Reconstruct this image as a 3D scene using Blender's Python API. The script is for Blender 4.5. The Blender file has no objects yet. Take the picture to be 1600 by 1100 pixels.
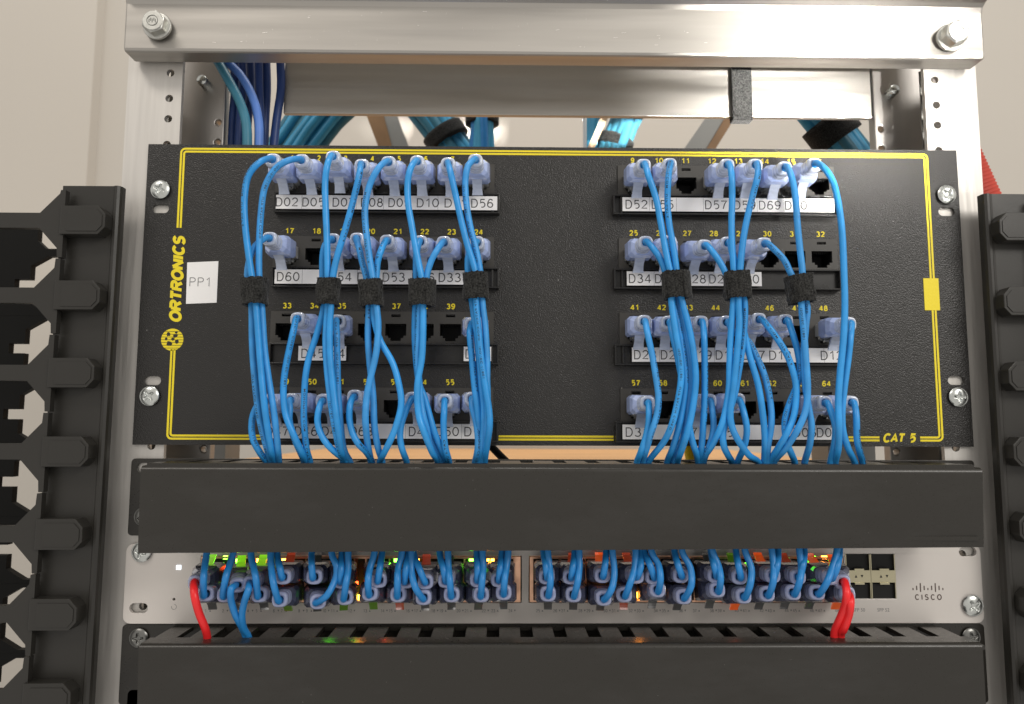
import bpy, math, random
from mathutils import Vector, Matrix, Euler
from mathutils.geometry import tessellate_polygon
R = random.Random(7)
S = 0.001                      # everything below is written in millimetres
sc = bpy.context.scene
COL = sc.collection

# ------------------------------------------------------------------ camera
F_PX = 1155.0
CP = Vector((-31.111, -426.387, -165.937))
_a, _b, _c = 0.10047, 0.01317, 0.00284
_f = Vector((math.sin(_b) * math.cos(_a), math.cos(_b) * math.cos(_a), math.sin(_a)))
_r0 = Vector((math.cos(_b), -math.sin(_b), 0)); _u0 = _r0.cross(_f)
_r = math.cos(_c) * _r0 + math.sin(_c) * _u0
_u = -math.sin(_c) * _r0 + math.cos(_c) * _u0
def at(px, py, y=0.0):
    """point (mm) seen at a pixel of the 1600 px wide photograph, on the plane at depth y"""
    d = _f + _r * ((px - 800) / F_PX) + _u * ((550 - py) / F_PX)
    return CP + d * ((y - CP.y) / d.y)
cam_d = bpy.data.cameras.new('camera'); cam = bpy.data.objects.new('camera', cam_d); COL.objects.link(cam)
m = Matrix((_r, _u, -_f)).transposed().to_4x4(); m.translation = CP * S
cam.matrix_world = m
cam_d.sensor_width = 36; cam_d.lens = 36 * F_PX / 1600
cam_d.clip_start = 0.01; cam_d.clip_end = 50
cam_d.dof.use_dof = True; cam_d.dof.focus_distance = 0.405; cam_d.dof.aperture_fstop = 11
sc.camera = cam

# ------------------------------------------------------------------ world and lamps
w = bpy.data.worlds.new('World'); sc.world = w; w.use_nodes = True
bg = w.node_tree.nodes['Background']
bg.inputs[0].default_value = (1.0, 0.955, 0.90, 1); bg.inputs[1].default_value = 0.70
def area(name, loc, target, sx, sy, power, col):
    d = bpy.data.lights.new(name, 'AREA'); d.shape = 'RECTANGLE'; d.size = sx; d.size_y = sy
    d.energy = power; d.color = col
    o = bpy.data.objects.new(name, d); COL.objects.link(o); o.location = loc
    o.rotation_euler = (Vector(target) - Vector(loc)).to_track_quat('-Z', 'Y').to_euler()
    return o
area('ceiling_lamp', (1.0, -1.30, 0.66), (0.05, 0, -0.1), 0.70, 0.50, 12.5, (1.0, 0.96, 0.90))
low = area('side_lamp', (0.72, -1.25, -0.50), (0.15, 0.03, 0.050), 0.06, 0.04, 0.34, (1.0, 0.97, 0.92)); low.data.spread = math.radians(6)
area('rear_fill_light', (0.1, 0.02, 1.25), (0, 0.16, -0.2), 0.9, 0.12, 9, (1.0, 0.96, 0.90))  # fill added above the rack to brighten board, bundles and wall behind
area('far_ceiling_lamp', (-1.3, -1.6, 1.9), (0, 0, -0.1), 1.0, 0.5, 16, (1.0, 0.93, 0.85))
sc.view_settings.view_transform = 'Standard'; sc.view_settings.look = 'None'
sc.view_settings.exposure = 0.0; sc.view_settings.gamma = 1
sc.cycles.use_denoising = True
sc.cycles.max_bounces = 8; sc.cycles.transparent_max_bounces = 12
sc.cycles.caustics_refractive = False; sc.cycles.caustics_reflective = False

# ------------------------------------------------------------------ materials
MATS = {}
def mat(name, base, rough=0.5, metal=0.0, bump=None, var=None, scale=(1, 1, 1), spec=0.5, trans=0.0, ior=1.45,
        coat=0.0, emit=None, estr=0.0, alpha=None, rvar=None, sheen=0.0, sss=0.0):
    """bump = (noise scale per metre, strength, distance mm, detail); var = (scale, amount) colour variation"""
    mt = bpy.data.materials.new(name); mt.use_nodes = True; nt = mt.node_tree; b = nt.nodes['Principled BSDF']
    b.inputs['Base Color'].default_value = (*base, 1); b.inputs['Roughness'].default_value = rough
    b.inputs['Metallic'].default_value = metal; b.inputs['Specular IOR Level'].default_value = spec
    b.inputs['Transmission Weight'].default_value = trans; b.inputs['IOR'].default_value = ior
    b.inputs['Coat Weight'].default_value = coat; b.inputs['Sheen Weight'].default_value = sheen
    if sss: b.inputs['Subsurface Weight'].default_value = sss; b.inputs['Subsurface Scale'].default_value = 0.002
    if emit: b.inputs['Emission Color'].default_value = (*emit, 1); b.inputs['Emission Strength'].default_value = estr
    if alpha is not None: b.inputs['Alpha'].default_value = alpha
    tc = nt.nodes.new('ShaderNodeTexCoord'); mp = nt.nodes.new('ShaderNodeMapping')
    mp.inputs['Scale'].default_value = scale; nt.links.new(tc.outputs['Object'], mp.inputs['Vector'])
    def noise(s, det=2.0):
        n = nt.nodes.new('ShaderNodeTexNoise'); n.inputs['Scale'].default_value = s; n.inputs['Detail'].default_value = det
        nt.links.new(mp.outputs['Vector'], n.inputs['Vector']); return n
    if var:
        n = noise(var[0], 3); rp = nt.nodes.new('ShaderNodeMapRange')
        rp.inputs['From Min'].default_value = 0.3; rp.inputs['From Max'].default_value = 0.7
        rp.inputs['To Min'].default_value = 1 - var[1]; rp.inputs['To Max'].default_value = 1 + var[1]
        nt.links.new(n.outputs['Fac'], rp.inputs['Value'])
        mx = nt.nodes.new('ShaderNodeVectorMath'); mx.operation = 'SCALE'; mx.inputs[0].default_value = base
        nt.links.new(rp.outputs['Result'], mx.inputs['Scale']); nt.links.new(mx.outputs[0], b.inputs['Base Color'])
    if rvar:
        n = noise(rvar[0], 3); rp = nt.nodes.new('ShaderNodeMapRange')
        rp.inputs['From Min'].default_value = 0.3; rp.inputs['From Max'].default_value = 0.7
        rp.inputs['To Min'].default_value = max(0.02, rough - rvar[1]); rp.inputs['To Max'].default_value = rough + rvar[1]
        nt.links.new(n.outputs['Fac'], rp.inputs['Value']); nt.links.new(rp.outputs['Result'], b.inputs['Roughness'])
    if bump:
        n = noise(bump[0], bump[3] if len(bump) > 3 else 2); bp = nt.nodes.new('ShaderNodeBump')
        bp.inputs['Strength'].default_value = bump[1]; bp.inputs['Distance'].default_value = bump[2] * S
        nt.links.new(n.outputs['Fac'], bp.inputs['Height']); nt.links.new(bp.outputs['Normal'], b.inputs['Normal'])
    MATS[name] = mt
    return mt
mat('panel_black', (0.0135, 0.0125, 0.0115), 0.33, bump=(1700, 1.0, 0.14, 1.0), spec=0.6)
_nt = MATS['panel_black'].node_tree
_vo = _nt.nodes.new('ShaderNodeTexVoronoi'); _vo.feature = 'SMOOTH_F1'; _vo.inputs['Scale'].default_value = 1500; _vo.inputs['Smoothness'].default_value = 0.6
_nt.links.new([n for n in _nt.nodes if n.type == 'MAPPING'][0].outputs[0], _vo.inputs['Vector'])
_ad = _nt.nodes.new('ShaderNodeMath'); _ad.operation = 'MULTIPLY_ADD'; _ad.inputs[1].default_value = -1.1
_bp = [n for n in _nt.nodes if n.type == 'BUMP'][0]; _no = [n for n in _nt.nodes if n.type == 'TEX_NOISE'][0]
_nt.links.new(_vo.outputs['Distance'], _ad.inputs[0]); _nt.links.new(_no.outputs['Fac'], _ad.inputs[2]); _nt.links.new(_ad.outputs[0], _bp.inputs['Height'])
mat('cover_black', (0.0225, 0.0205, 0.017), 0.30, bump=(1500, 0.35, 0.05, 2), rvar=(400, 0.04), spec=0.5)
mat('duct_black', (0.022, 0.0205, 0.0175), 0.40, bump=(1100, 0.35, 0.08, 2), rvar=(50, 0.06), spec=0.5)
mat('dust', (0.42, 0.41, 0.39), 0.9)
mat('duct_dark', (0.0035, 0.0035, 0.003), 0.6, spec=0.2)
_nt = MATS['cover_black'].node_tree; _b = _nt.nodes['Principled BSDF']
_mp = _nt.nodes.new('ShaderNodeMapping'); _mp.inputs['Scale'].default_value = (1, 1, 3.2); _mp.inputs['Rotation'].default_value = (0, 0.5, 0)
_nt.links.new([n for n in _nt.nodes if n.type == 'TEX_COORD'][0].outputs['Object'], _mp.inputs['Vector'])
_n2 = _nt.nodes.new('ShaderNodeTexNoise'); _n2.inputs['Scale'].default_value = 9; _n2.inputs['Detail'].default_value = 6; _n2.inputs['Roughness'].default_value = 0.7; _nt.links.new(_mp.outputs[0], _n2.inputs['Vector'])
_r2 = _nt.nodes.new('ShaderNodeMapRange'); _r2.inputs['From Min'].default_value = 0.50; _r2.inputs['From Max'].default_value = 0.78; _nt.links.new(_n2.outputs['Fac'], _r2.inputs['Value'])
_mx = _nt.nodes.new('ShaderNodeMix'); _mx.data_type = 'RGBA'; _mx.inputs['A'].default_value = (0.0215, 0.0195, 0.016, 1); _mx.inputs['B'].default_value = (0.031, 0.029, 0.026, 1)
_nt.links.new(_r2.outputs[0], _mx.inputs['Factor']); _nt.links.new(_mx.outputs['Result'], _b.inputs['Base Color'])
mat('jack_black', (0.050, 0.047, 0.042), 0.42, bump=(2200, 0.5, 0.05, 1))
mat('holder_black', (0.014, 0.0135, 0.013), 0.3, rvar=(80, 0.08))
mat('cavity_black', (0.003, 0.003, 0.003), 0.6)  # near-black for recesses, the shade inside openings put into the colour
mat('alum_v', (0.60, 0.58, 0.55), 0.58, 1.0, bump=(900, 0.25, 0.04, 4), scale=(1, 1, 0.04), rvar=(500, 0.06), var=(260, 0.05))
mat('alum_h', (0.43, 0.41, 0.38), 0.46, 1.0, bump=(900, 0.3, 0.06, 4), scale=(0.06, 1, 1), rvar=(110, 0.12), var=(70, 0.13))
mat('alum_dull', (0.44, 0.42, 0.40), 0.46, 1.0, bump=(700, 0.20, 0.05, 4), scale=(1, 1, 0.2), rvar=(35, 0.12), var=(60, 0.12))
mat('zinc', (0.58, 0.60, 0.58), 0.28, 1.0, rvar=(400, 0.08), var=(300, 0.08), bump=(900, 0.15, 0.05, 2))
mat('zinc_bolt', (0.50, 0.50, 0.47), 0.42, 1.0, rvar=(400, 0.10), var=(500, 0.10), bump=(700, 0.3, 0.06, 2))
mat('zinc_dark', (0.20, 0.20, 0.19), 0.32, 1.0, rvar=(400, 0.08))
mat('yellow_ink', (0.82, 0.66, 0.02), 0.45, bump=(620, 0.5, 0.15, 2))
mat('black_ink', (0.015, 0.015, 0.017), 0.5)
mat('grey_ink', (0.20, 0.20, 0.20), 0.5)
mat('brown_ink', (0.10, 0.07, 0.06), 0.5)
mat('paper', (0.86, 0.85, 0.84), 0.5, bump=(60, 0.25, 0.5, 2), spec=0.5)
mat('blue_jacket', (0.028, 0.245, 0.64), 0.33, bump=(260, 0.25, 0.25, 2), var=(120, 0.10), spec=0.5)
for _i, _c in enumerate([(0.032, 0.300, 0.70), (0.024, 0.265, 0.64), (0.040, 0.285, 0.66)]): mat('blue_jacket_%d' % _i, _c, 0.33 + 0.04 * _i, bump=(230 + 30 * _i, 0.35, 0.3, 2), var=(90 + 20 * _i, 0.12), spec=0.5)
mat('blue_jacket_shaded', (0.018, 0.205, 0.53), 0.36, bump=(260, 0.25, 0.25, 2), var=(120, 0.10))  # darker copy of the blue jacket, shade at the switch put into the colour
mat('teal_jacket', (0.035, 0.17, 0.25), 0.42, var=(60, 0.15), bump=(260, 0.25, 0.25, 2))
mat('sky_jacket', (0.05, 0.33, 0.56), 0.42, var=(60, 0.12), bump=(260, 0.25, 0.25, 2))
mat('navy_jacket', (0.016, 0.045, 0.17), 0.42, var=(60, 0.12), bump=(260, 0.25, 0.25, 2))
mat('cornflower_jacket', (0.10, 0.22, 0.60), 0.42, var=(60, 0.1))
mat('red_jacket', (0.80, 0.022, 0.025), 0.34, bump=(260, 0.25, 0.25, 2))
mat('yellow_jacket', (0.85, 0.60, 0.01), 0.4)
mat('boot', (0.50, 0.62, 1.0), 0.20, trans=0.30, coat=0.5, ior=1.40, var=(250, 0.10), sss=0.0, spec=0.6)
mat('boot_pale', (0.74, 0.82, 1.0), 0.14, trans=0.42, coat=0.5, ior=1.42, var=(300, 0.10), spec=0.7)
mat('clear_plastic', (0.80, 0.80, 0.77), 0.12, trans=0.60, ior=1.5)
mat('gold', (0.75, 0.50, 0.18), 0.3, 1.0)
mat('velcro', (0.020, 0.020, 0.019), 0.85, bump=(1150, 1.0, 0.5, 2), sheen=0.12, spec=0.2, var=(1150, 1.0))
mat('switch_face', (0.68, 0.64, 0.60), 0.42, 0.25, bump=(1500, 0.10, 0.03, 2), var=(20, 0.03))
mat('copper', (0.78, 0.47, 0.32), 0.38, 1.0, rvar=(200, 0.1))
mat('nickel', (0.50, 0.46, 0.32), 0.38, 1.0, rvar=(200, 0.08))
mat('wall_paint', (0.46, 0.43, 0.385), 0.8, bump=(120, 0.15, 0.3, 3), var=(1.4, 0.05))
mat('wood', (0.74, 0.43, 0.20), 0.6, scale=(0.15, 1, 1), var=(60, 0.12), bump=(120, 0.2, 0.2, 3))
mat('red_conduit', (0.52, 0.045, 0.022), 0.5, var=(80, 0.1))

mat('scuff', (0.92, 0.90, 0.87), 0.35, 1.0)
mat('brown_edge', (0.22, 0.12, 0.05), 0.5, var=(40, 0.15))
mat('grey_bar', (0.22, 0.22, 0.21), 0.5, 0.4)
mat('tan_bar', (0.50, 0.38, 0.25), 0.5, var=(40, 0.1))
mat('led_green', (0.1, 0.9, 0.05), 0.4, emit=(0.14, 1.0, 0.03), estr=22)
mat('led_amber', (0.9, 0.4, 0.05), 0.4, emit=(1.0, 0.30, 0.03), estr=22)
mat('led_red', (0.9, 0.1, 0.05), 0.4, emit=(1.0, 0.07, 0.015), estr=9)
mat('led_white', (0.9, 0.95, 1.0), 0.4, emit=(0.75, 0.88, 1.0), estr=4)
mat('lit_green', (0.22, 0.46, 0.06), 0.25, trans=0.6, emit=(0.35, 0.9, 0.02), estr=0.40)  # latch tabs: glow of the port lights put in as tint and emission
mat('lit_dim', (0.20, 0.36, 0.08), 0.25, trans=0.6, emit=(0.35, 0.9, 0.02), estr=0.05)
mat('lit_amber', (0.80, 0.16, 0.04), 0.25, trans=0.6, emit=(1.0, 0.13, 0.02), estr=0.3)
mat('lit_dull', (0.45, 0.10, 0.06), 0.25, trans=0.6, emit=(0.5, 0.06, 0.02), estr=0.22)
mat('smoke_boot', (0.10, 0.115, 0.21), 0.25, trans=0.6, ior=1.42, spec=0.6)

# ------------------------------------------------------------------ mesh helpers
class MB:
    def __init__(s): s.v = []; s.f = []; s.mi = []; s.cur = 0; s.sm = []; s.smooth = False
    def add(s, vs, fs):
        o = len(s.v); s.v += [tuple(p) for p in vs]
        for f in fs: s.f.append(tuple(i + o for i in f)); s.mi.append(s.cur); s.sm.append(s.smooth)
        return s
    def box(s, x0, x1, y0, y1, z0, z1):
        v = [(x0, y0, z0), (x1, y0, z0), (x1, y1, z0), (x0, y1, z0), (x0, y0, z1), (x1, y0, z1), (x1, y1, z1), (x0, y1, z1)]
        return s.add(v, [(0, 3, 2, 1), (4, 5, 6, 7), (0, 1, 5, 4), (1, 2, 6, 5), (2, 3, 7, 6), (3, 0, 4, 7)])
    def prism(s, outer, y0, y1, holes=(), back=True):
        """polygon in xz (counter-clockwise seen from the front), extruded from y0 (front) to y1"""
        loops = [list(outer)] + [list(h) for h in holes]
        tris = tessellate_polygon([[Vector((p[0], p[1], 0)) for p in lp] for lp in loops])
        flat = [p for lp in loops for p in lp]; n = len(flat)
        vs = [(p[0], y0, p[1]) for p in flat] + [(p[0], y1, p[1]) for p in flat]
        fs = []
        for t in tris:
            a, b, c = (flat[i] for i in t)
            ar = (b[0] - a[0]) * (c[1] - a[1]) - (b[1] - a[1]) * (c[0] - a[0])
            if abs(ar) < 1e-9: continue
            t = tuple(t) if ar > 0 else (t[0], t[2], t[1])
            fs.append(t)
            if back: fs.append((t[0] + n, t[2] + n, t[1] + n))
        o = 0
        for li, lp in enumerate(loops):
            k = len(lp); ar = sum(lp[i][0] * lp[(i + 1) % k][1] - lp[(i + 1) % k][0] * lp[i][1] for i in range(k))
            ccw = (ar > 0) == (li == 0)
            for i in range(k):
                a, b = o + i, o + (i + 1) % k
                fs.append((a, a + n, b + n, b) if ccw else (b, b + n, a + n, a))
            o += k
        return s.add(vs, fs)
    def loft(s, rings, cap0=True, cap1=True):
        n = len(rings[0]); vs = [p for r in rings for p in r]; fs = []
        for k in range(len(rings) - 1):
            for i in range(n):
                j = (i + 1) % n
                fs.append((k * n + i, k * n + j, (k + 1) * n + j, (k + 1) * n + i))
        if cap0: fs.append(tuple(reversed(range(n))))
        if cap1: fs.append(tuple(range((len(rings) - 1) * n, len(rings) * n)))
        return s.add(vs, fs)
    def mesh(s, name, mats):
        me = bpy.data.meshes.new(name)
        me.from_pydata([(a * S, b * S, c * S) for a, b, c in s.v], [], s.f); me.update()
        for mm in (mats if isinstance(mats, (list, tuple)) else [mats]): me.materials.append(MATS[mm])
        for p, i, q in zip(me.polygons, s.mi, s.sm): p.material_index = i; p.use_smooth = q
        return me
def rect(x0, z0, x1, z1): return [(x0, z0), (x1, z0), (x1, z1), (x0, z1)]
def rrect(x0, z0, x1, z1, r, n=4):
    out = []
    for cx, cz, a0 in ((x1 - r, z0 + r, -90), (x1 - r, z1 - r, 0), (x0 + r, z1 - r, 90), (x0 + r, z0 + r, 180)):
        for i in range(n + 1):
            a = math.radians(a0 + 90 * i / n); out.append((cx + r * math.cos(a), cz + r * math.sin(a)))
    return out
def circ(x, z, r, n=16, r2=None): return [(x + r * math.cos(2 * math.pi * i / n), z + (r2 or r) * math.sin(2 * math.pi * i / n)) for i in range(n)]
def link(name, me, parent=None, loc=None, bevel=0, rot=None):
    o = bpy.data.objects.new(name, me); COL.objects.link(o)
    if loc is not None: o.location = Vector(loc) * S
    if rot is not None: o.rotation_euler = rot
    if parent is not None: o.parent = parent
    if bevel:
        b = o.modifiers.new('bevel', 'BEVEL'); b.width = bevel * S; b.segments = 2; b.limit_method = 'ANGLE'; b.angle_limit = math.radians(40)
    return o
def part(name, mb, mats, parent=None, bevel=0, loc=None, label=None):
    o = link(name, mb.mesh(name, mats), parent, loc, bevel)
    if label: o['label'] = label
    return o
def thing(name, label, cat, loc=(0, 0, 0), group=None, kind=None):
    o = bpy.data.objects.new(name, None); COL.objects.link(o); o.location = Vector(loc) * S
    o.empty_display_size = 0.01
    return tag(o, label, cat, group)
def tag(o, label, cat, group=None):
    o['label'] = label; o['category'] = cat
    if group: o['group'] = group
    return o
def spline(pts, step=2.0):
    P = [Vector(p) for p in pts]; P = [P[0] * 2 - P[1]] + P + [P[-1] * 2 - P[-2]]; out = []
    for i in range(1, len(P) - 2):
        n = max(2, int((P[i + 1] - P[i]).length / step))
        p0, p1, p2, p3 = P[i - 1], P[i], P[i + 1], P[i + 2]
        for k in range(n):
            t = k / n
            out.append(0.5 * ((2 * p1) + (p2 - p0) * t + (2 * p0 - 5 * p1 + 4 * p2 - p3) * t * t + (3 * p1 - p0 - 3 * p2 + p3) * t ** 3))
    out.append(P[-2]); return out
def frames(pts):
    fr = []; up = Vector((0, -1, 0)); prev = None
    for i, p in enumerate(pts):
        t = (pts[min(i + 1, len(pts) - 1)] - pts[max(i - 1, 0)])
        t = t.normalized() if t.length > 1e-9 else Vector((0, 0, -1))
        if prev is None:
            n = up - t * up.dot(t)
            if n.length < 1e-3: n = Vector((1, 0, 0)) - t * t.x
        else: n = prev - t * prev.dot(t)
        n.normalize(); prev = n; fr.append((p, t, n, t.cross(n)))
    return fr
def tube(mb, pts, r, n=12, step=2.0, cap=True, rad=None):
    P = spline(pts, step); fr = frames(P); rings = []
    for k, (p, t, a, b) in enumerate(fr):
        rr = rad(k, len(fr)) * r if rad else r
        rings.append([p + a * (rr * math.cos(2 * math.pi * i / n)) + b * (rr * math.sin(2 * math.pi * i / n)) for i in range(n)])
    sm = mb.smooth; mb.smooth = True; mb.loft(rings, cap, cap); mb.smooth = sm
    return P
# text: outlines of the built-in font, cached as flat meshes
_T = {}
def text2d(body, bold=0.0, shear=0.0, space=1.0):
    k = (body, bold, shear, space)
    if k not in _T:
        c = bpy.data.curves.new('t', 'FONT'); c.body = body; c.offset = bold; c.shear = shear; c.space_character = space
        c.resolution_u = 3; c.size = 1
        o = bpy.data.objects.new('t', c); COL.objects.link(o)
        me = bpy.data.meshes.new_from_object(o.evaluated_get(bpy.context.evaluated_depsgraph_get()))
        vs = [(v.co.x, v.co.y) for v in me.vertices]; fs = [tuple(p.vertices) for p in me.polygons]
        fz = [p.normal.z for p in me.polygons]
        fs = [f if z > 0 else tuple(reversed(f)) for f, z in zip(fs, fz)]
        bpy.data.objects.remove(o); bpy.data.meshes.remove(me); bpy.data.curves.remove(c)
        xs = [a for a, b in vs]; ys = [b for a, b in vs]
        _T[k] = (vs, fs, min(xs), max(xs), min(ys), max(ys))
    return _T[k]
def put_text(mb, body, x0, z0, x1, z1, y, bold=0.0, shear=0.0, rot=False, space=1.0):
    """fit the text into the box; rot: reads upwards"""
    vs, fs, a0, a1, b0, b1 = text2d(body, bold, shear, space)
    if body and len(body) == 1 and not rot:      # a single digit keeps its own width
        pass
    out = []
    for a, b in vs:
        s_, t_ = (a - a0) / (a1 - a0), (b - b0) / (b1 - b0)
        out.append((x0 + s_ * (x1 - x0), y, z0 + t_ * (z1 - z0)) if not rot else (x1 - t_ * (x1 - x0), y, z0 + s_ * (z1 - z0)))
    if out: mb.add(out, fs)


# lettering drawn as pen strokes (grotesque forms)
def arc(cx, cy, rx, ry, a0, a1, n=12): return [(cx + rx * math.cos(math.radians(a0 + (a1 - a0) * i / n)), cy + ry * math.sin(math.radians(a0 + (a1 - a0) * i / n))) for i in range(n + 1)]
GL = {
 '0': (.62, [arc(.31, .5, .27, .48, 90, 450, 24)]), '1': (.50, [[(.10, .74), (.34, .98), (.34, 0)]]),
 '2': (.62, [arc(.31, .71, .25, .27, 165, -38) + [(.05, .02), (.58, .02)]]),
 '3': (.62, [arc(.29, .745, .22, .235, 155, -84), arc(.29, .26, .27, .26, 86, -150)]),
 '4': (.62, [[(.44, 0), (.44, .98)], [(.44, .98), (.03, .27), (.61, .27)]]),
 '5': (.62, [[(.54, .97), (.15, .97), (.11, .50)] + arc(.30, .31, .26, .31, 118, -112)]),
 '6': (.62, [arc(.34, .66, .24, .32, 32, 120, 8) + [(.08, .60), (.055, .30)], arc(.31, .29, .255, .29, 90, 450, 20)]),
 '7': (.60, [[(.04, .96), (.57, .96), (.36, .58), (.22, 0)]]),
 '8': (.62, [arc(.31, .745, .20, .23, 90, 450, 18), arc(.31, .265, .25, .265, 90, 450, 20)]),
 '9': (.62, [arc(.28, .32, .24, .32, 212, 300, 8) + [(.54, .38), (.565, .68)], arc(.31, .69, .255, .29, 90, 450, 20)]),
 'D': (.66, [[(.30, 0.0), (.05, 0), (.05, .98), (.30, .98)] + arc(.31, .49, .30, .49, 84, -84)  + [(.30, 0.0)]]),
 'P': (.62, [[(.05, 0), (.05, .98)], [(.05, .98), (.33, .98)] + arc(.33, .74, .25, .24, 85, -85) + [(.05, .50)]]),
 'R': (.66, [[(.05, 0), (.05, .98)], [(.05, .98), (.36, .98)] + arc(.36, .75, .24, .23, 85, -85) + [(.05, .52)], [(.34, .50), (.60, 0)]]),
 'C': (.68, [arc(.36, .49, .31, .49, 42, 318, 20)]), 'O': (.74, [arc(.37, .49, .33, .49, 90, 450, 26)]),
 'A': (.66, [[(.02, 0), (.33, .98), (.64, 0)], [(.14, .32), (.52, .32)]]), 'T': (.60, [[(0.01, .96), (.59, .96)], [(.30, .96), (.30, 0)]]),
 'N': (.66, [[(.05, 0), (.05, .98)], [(.05, .98), (.60, 0)], [(.60, 0), (.60, .98)]]), 'I': (.16, [[(.08, 0), (.08, .98)]]),
 'S': (.62, [arc(.31, .74, .23, .24, 22, 240, 12) + arc(.31, .25, .25, .26, 60, -150, 14)]), ' ': (.32, []),
}
def ribbon(pts, w):
    P = [Vector((p[0], p[1])) for p in pts]; closed = (P[0] - P[-1]).length < 1e-4
    if closed: P = P[:-1]
    n = len(P); L, Rr = [], []
    for i in range(n):
        a = P[i - 1] if (i > 0 or closed) else None; c = P[(i + 1) % n] if (i < n - 1 or closed) else None
        d1 = (P[i] - a).normalized() if a is not None else None; d2 = (c - P[i]).normalized() if c is not None else None
        d1 = d1 or d2; d2 = d2 or d1; n1 = Vector((-d1.y, d1.x)); n2 = Vector((-d2.y, d2.x)); mm = n1 + n2
        if mm.length < 0.5: mm = n1 * 1.0; k = 1.0
        else: mm.normalize(); k = min(1.35, 1 / max(0.3, mm.dot(n1)))
        q = P[i]
        if not closed and a is None: q = q - d2 * w * .5 * 0.0
        L.append(q + mm * (w / 2 * k)); Rr.append(q - mm * (w / 2 * k))
    fs = [(i, n + i, n + (i + 1) % n, (i + 1) % n) for i in range(n if closed else n - 1)]
    return L + Rr, fs
def pen(mb, body, x0, z0, x1, z1, y, wt=0.09, shear=0.0, rot=False, space=0.16):
    H = z1 - z0 if not rot else x1 - x0; W = x1 - x0 if not rot else z1 - z0
    tot = sum(GL[c][0] for c in body) + space * (len(body) - 1); w = wt
    adv = 0; k = 0; sy = (1 - w); 
    sx = (W / H - w - shear) / (tot if tot else 1)
    for c in body:
        wd, strokes = GL[c]
        for st in strokes:
            pts = [((adv + p[0]) * sx + w / 2, p[1] * sy + w / 2) for p in st]
            vs, fs = ribbon(pts, w); out = []
            for v in vs:
                a, b_ = (v[0] + shear * v[1]) * H, v[1] * H
                out.append((x0 + a, y - 0.012 * (k % 5), z0 + b_) if not rot else (x1 - b_, y - 0.012 * (k % 5), z0 + a))
            mb.add(out, [tuple(reversed(f)) if False else f for f in fs]); k += 1
        adv += wd + space

# ------------------------------------------------------------------ room behind
wb = MB().add([(-3000, 620, -2200), (3000, 620, -2200), (3000, 620, 2200), (-3000, 620, 2200)], [(0, 1, 2, 3)])
o = part('wall', wb, 'wall_paint'); o['kind'] = 'structure'
_c = at(118, 500, 600).x
wb = MB().add([(_c - 700, 330, -2200), (_c, 605, -2200), (_c, 605, 2200), (_c - 700, 330, 2200), (_c + 4, 620, -2200), (_c + 4, 620, 2200)], [(0, 1, 2, 3), (1, 4, 5, 2)])
o = part('wall', wb, 'wall_paint'); o['kind'] = 'structure'
tag(part('plywood_shelf', MB().box(-276, 282, 150, 615, -214, -197), 'wood', bevel=1),
    'orange brown plywood shelf seen through the gap below the patch panel', 'shelf')

# ------------------------------------------------------------------ rack frame
def hexbolt(parent, x, z, y, rr=6.4, hh=1.0):
    b = MB(); n = 6; a0 = 0.35; y0_ = y
    b.smooth = True; b.loft([[(x + rr * 1.28 * math.cos(t), yy, z + rr * 1.28 * math.sin(t)) for t in [2 * math.pi * i / 28 for i in range(28)]] for yy in (y, y - 1.6)], False, True)
    b.smooth = False
    def hexr(s, yy): return [(x + s * rr * math.cos(a0 + i * math.pi / 3), yy, z + s * rr * math.sin(a0 + i * math.pi / 3)) for i in range(6)]
    b.loft([hexr(1.12, y - 1.6), hexr(1.12, y - 1.6 - 5.6 * hh), hexr(1.0, y - 1.6 - 6.6 * hh)], False, True); y = y + 6.6 - 6.6 * hh
    b.loft([[(x + 5.9 * math.cos(t), yy, z + 5.9 * math.sin(t)) for t in [2 * math.pi * i / 24 for i in range(24)]] for yy in (y - 8.2, y - 8.7)], False, True)
    o = part('hex_bolt', b, 'zinc_bolt', parent, bevel=0.4)
    r = MB(); ring = circ(x, z, 3.2, 20); r.prism(ring, y - 8.95, y - 8.7, [circ(x, z, 2.9, 20)])
    for k in range(5): r.box(x - 2 + k * 0.9, x - 1.6 + k * 0.9, y - 8.9, y - 8.7, z - 1.2 + (k % 2), z + 0.8 + (k % 2) * 0.6)
    part('head_marking', r, 'zinc_dark', o)
rack = thing('equipment_rack', 'brushed aluminium equipment rack with drilled uprights and bolted top beam', 'rack', (0, 2, 0))
def R_(p): return (p[0], p[1] - 2, p[2])
holes_z = [45.1]
zz = 45.1; steps = [15.9, 12.7, 15.9]; k = 0
while zz > -330:
    zz -= steps[k % 3] if k else 15.9; k += 1; holes_z.append(zz)
for sgn, xi, xo, hx in ((-1, -224.2, -256.8, -231.4), (1, 225.3, 257.4, 232.0)):
    b = MB(); x0, x1 = min(xi, xo), max(xi, xo)
    b.prism(rect(x0, -420, x1, 57), 0, 3, [circ(hx, z, 2.35, 14) for z in holes_z])
    # the outer leg of the angle runs back
    b.box(xo - (3 if sgn > 0 else 0), xo + (0 if sgn > 0 else 3), 3, 60, -420, 57)
    part('upright', b, 'alum_v', rack)
    d = MB(); d.box(hx - 4, hx + 4, 9, 10, -420, 55); part('hole_shade_strip', d, 'zinc_dark', rack)  # dark strip added behind the holes to stand in for their shade
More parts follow.
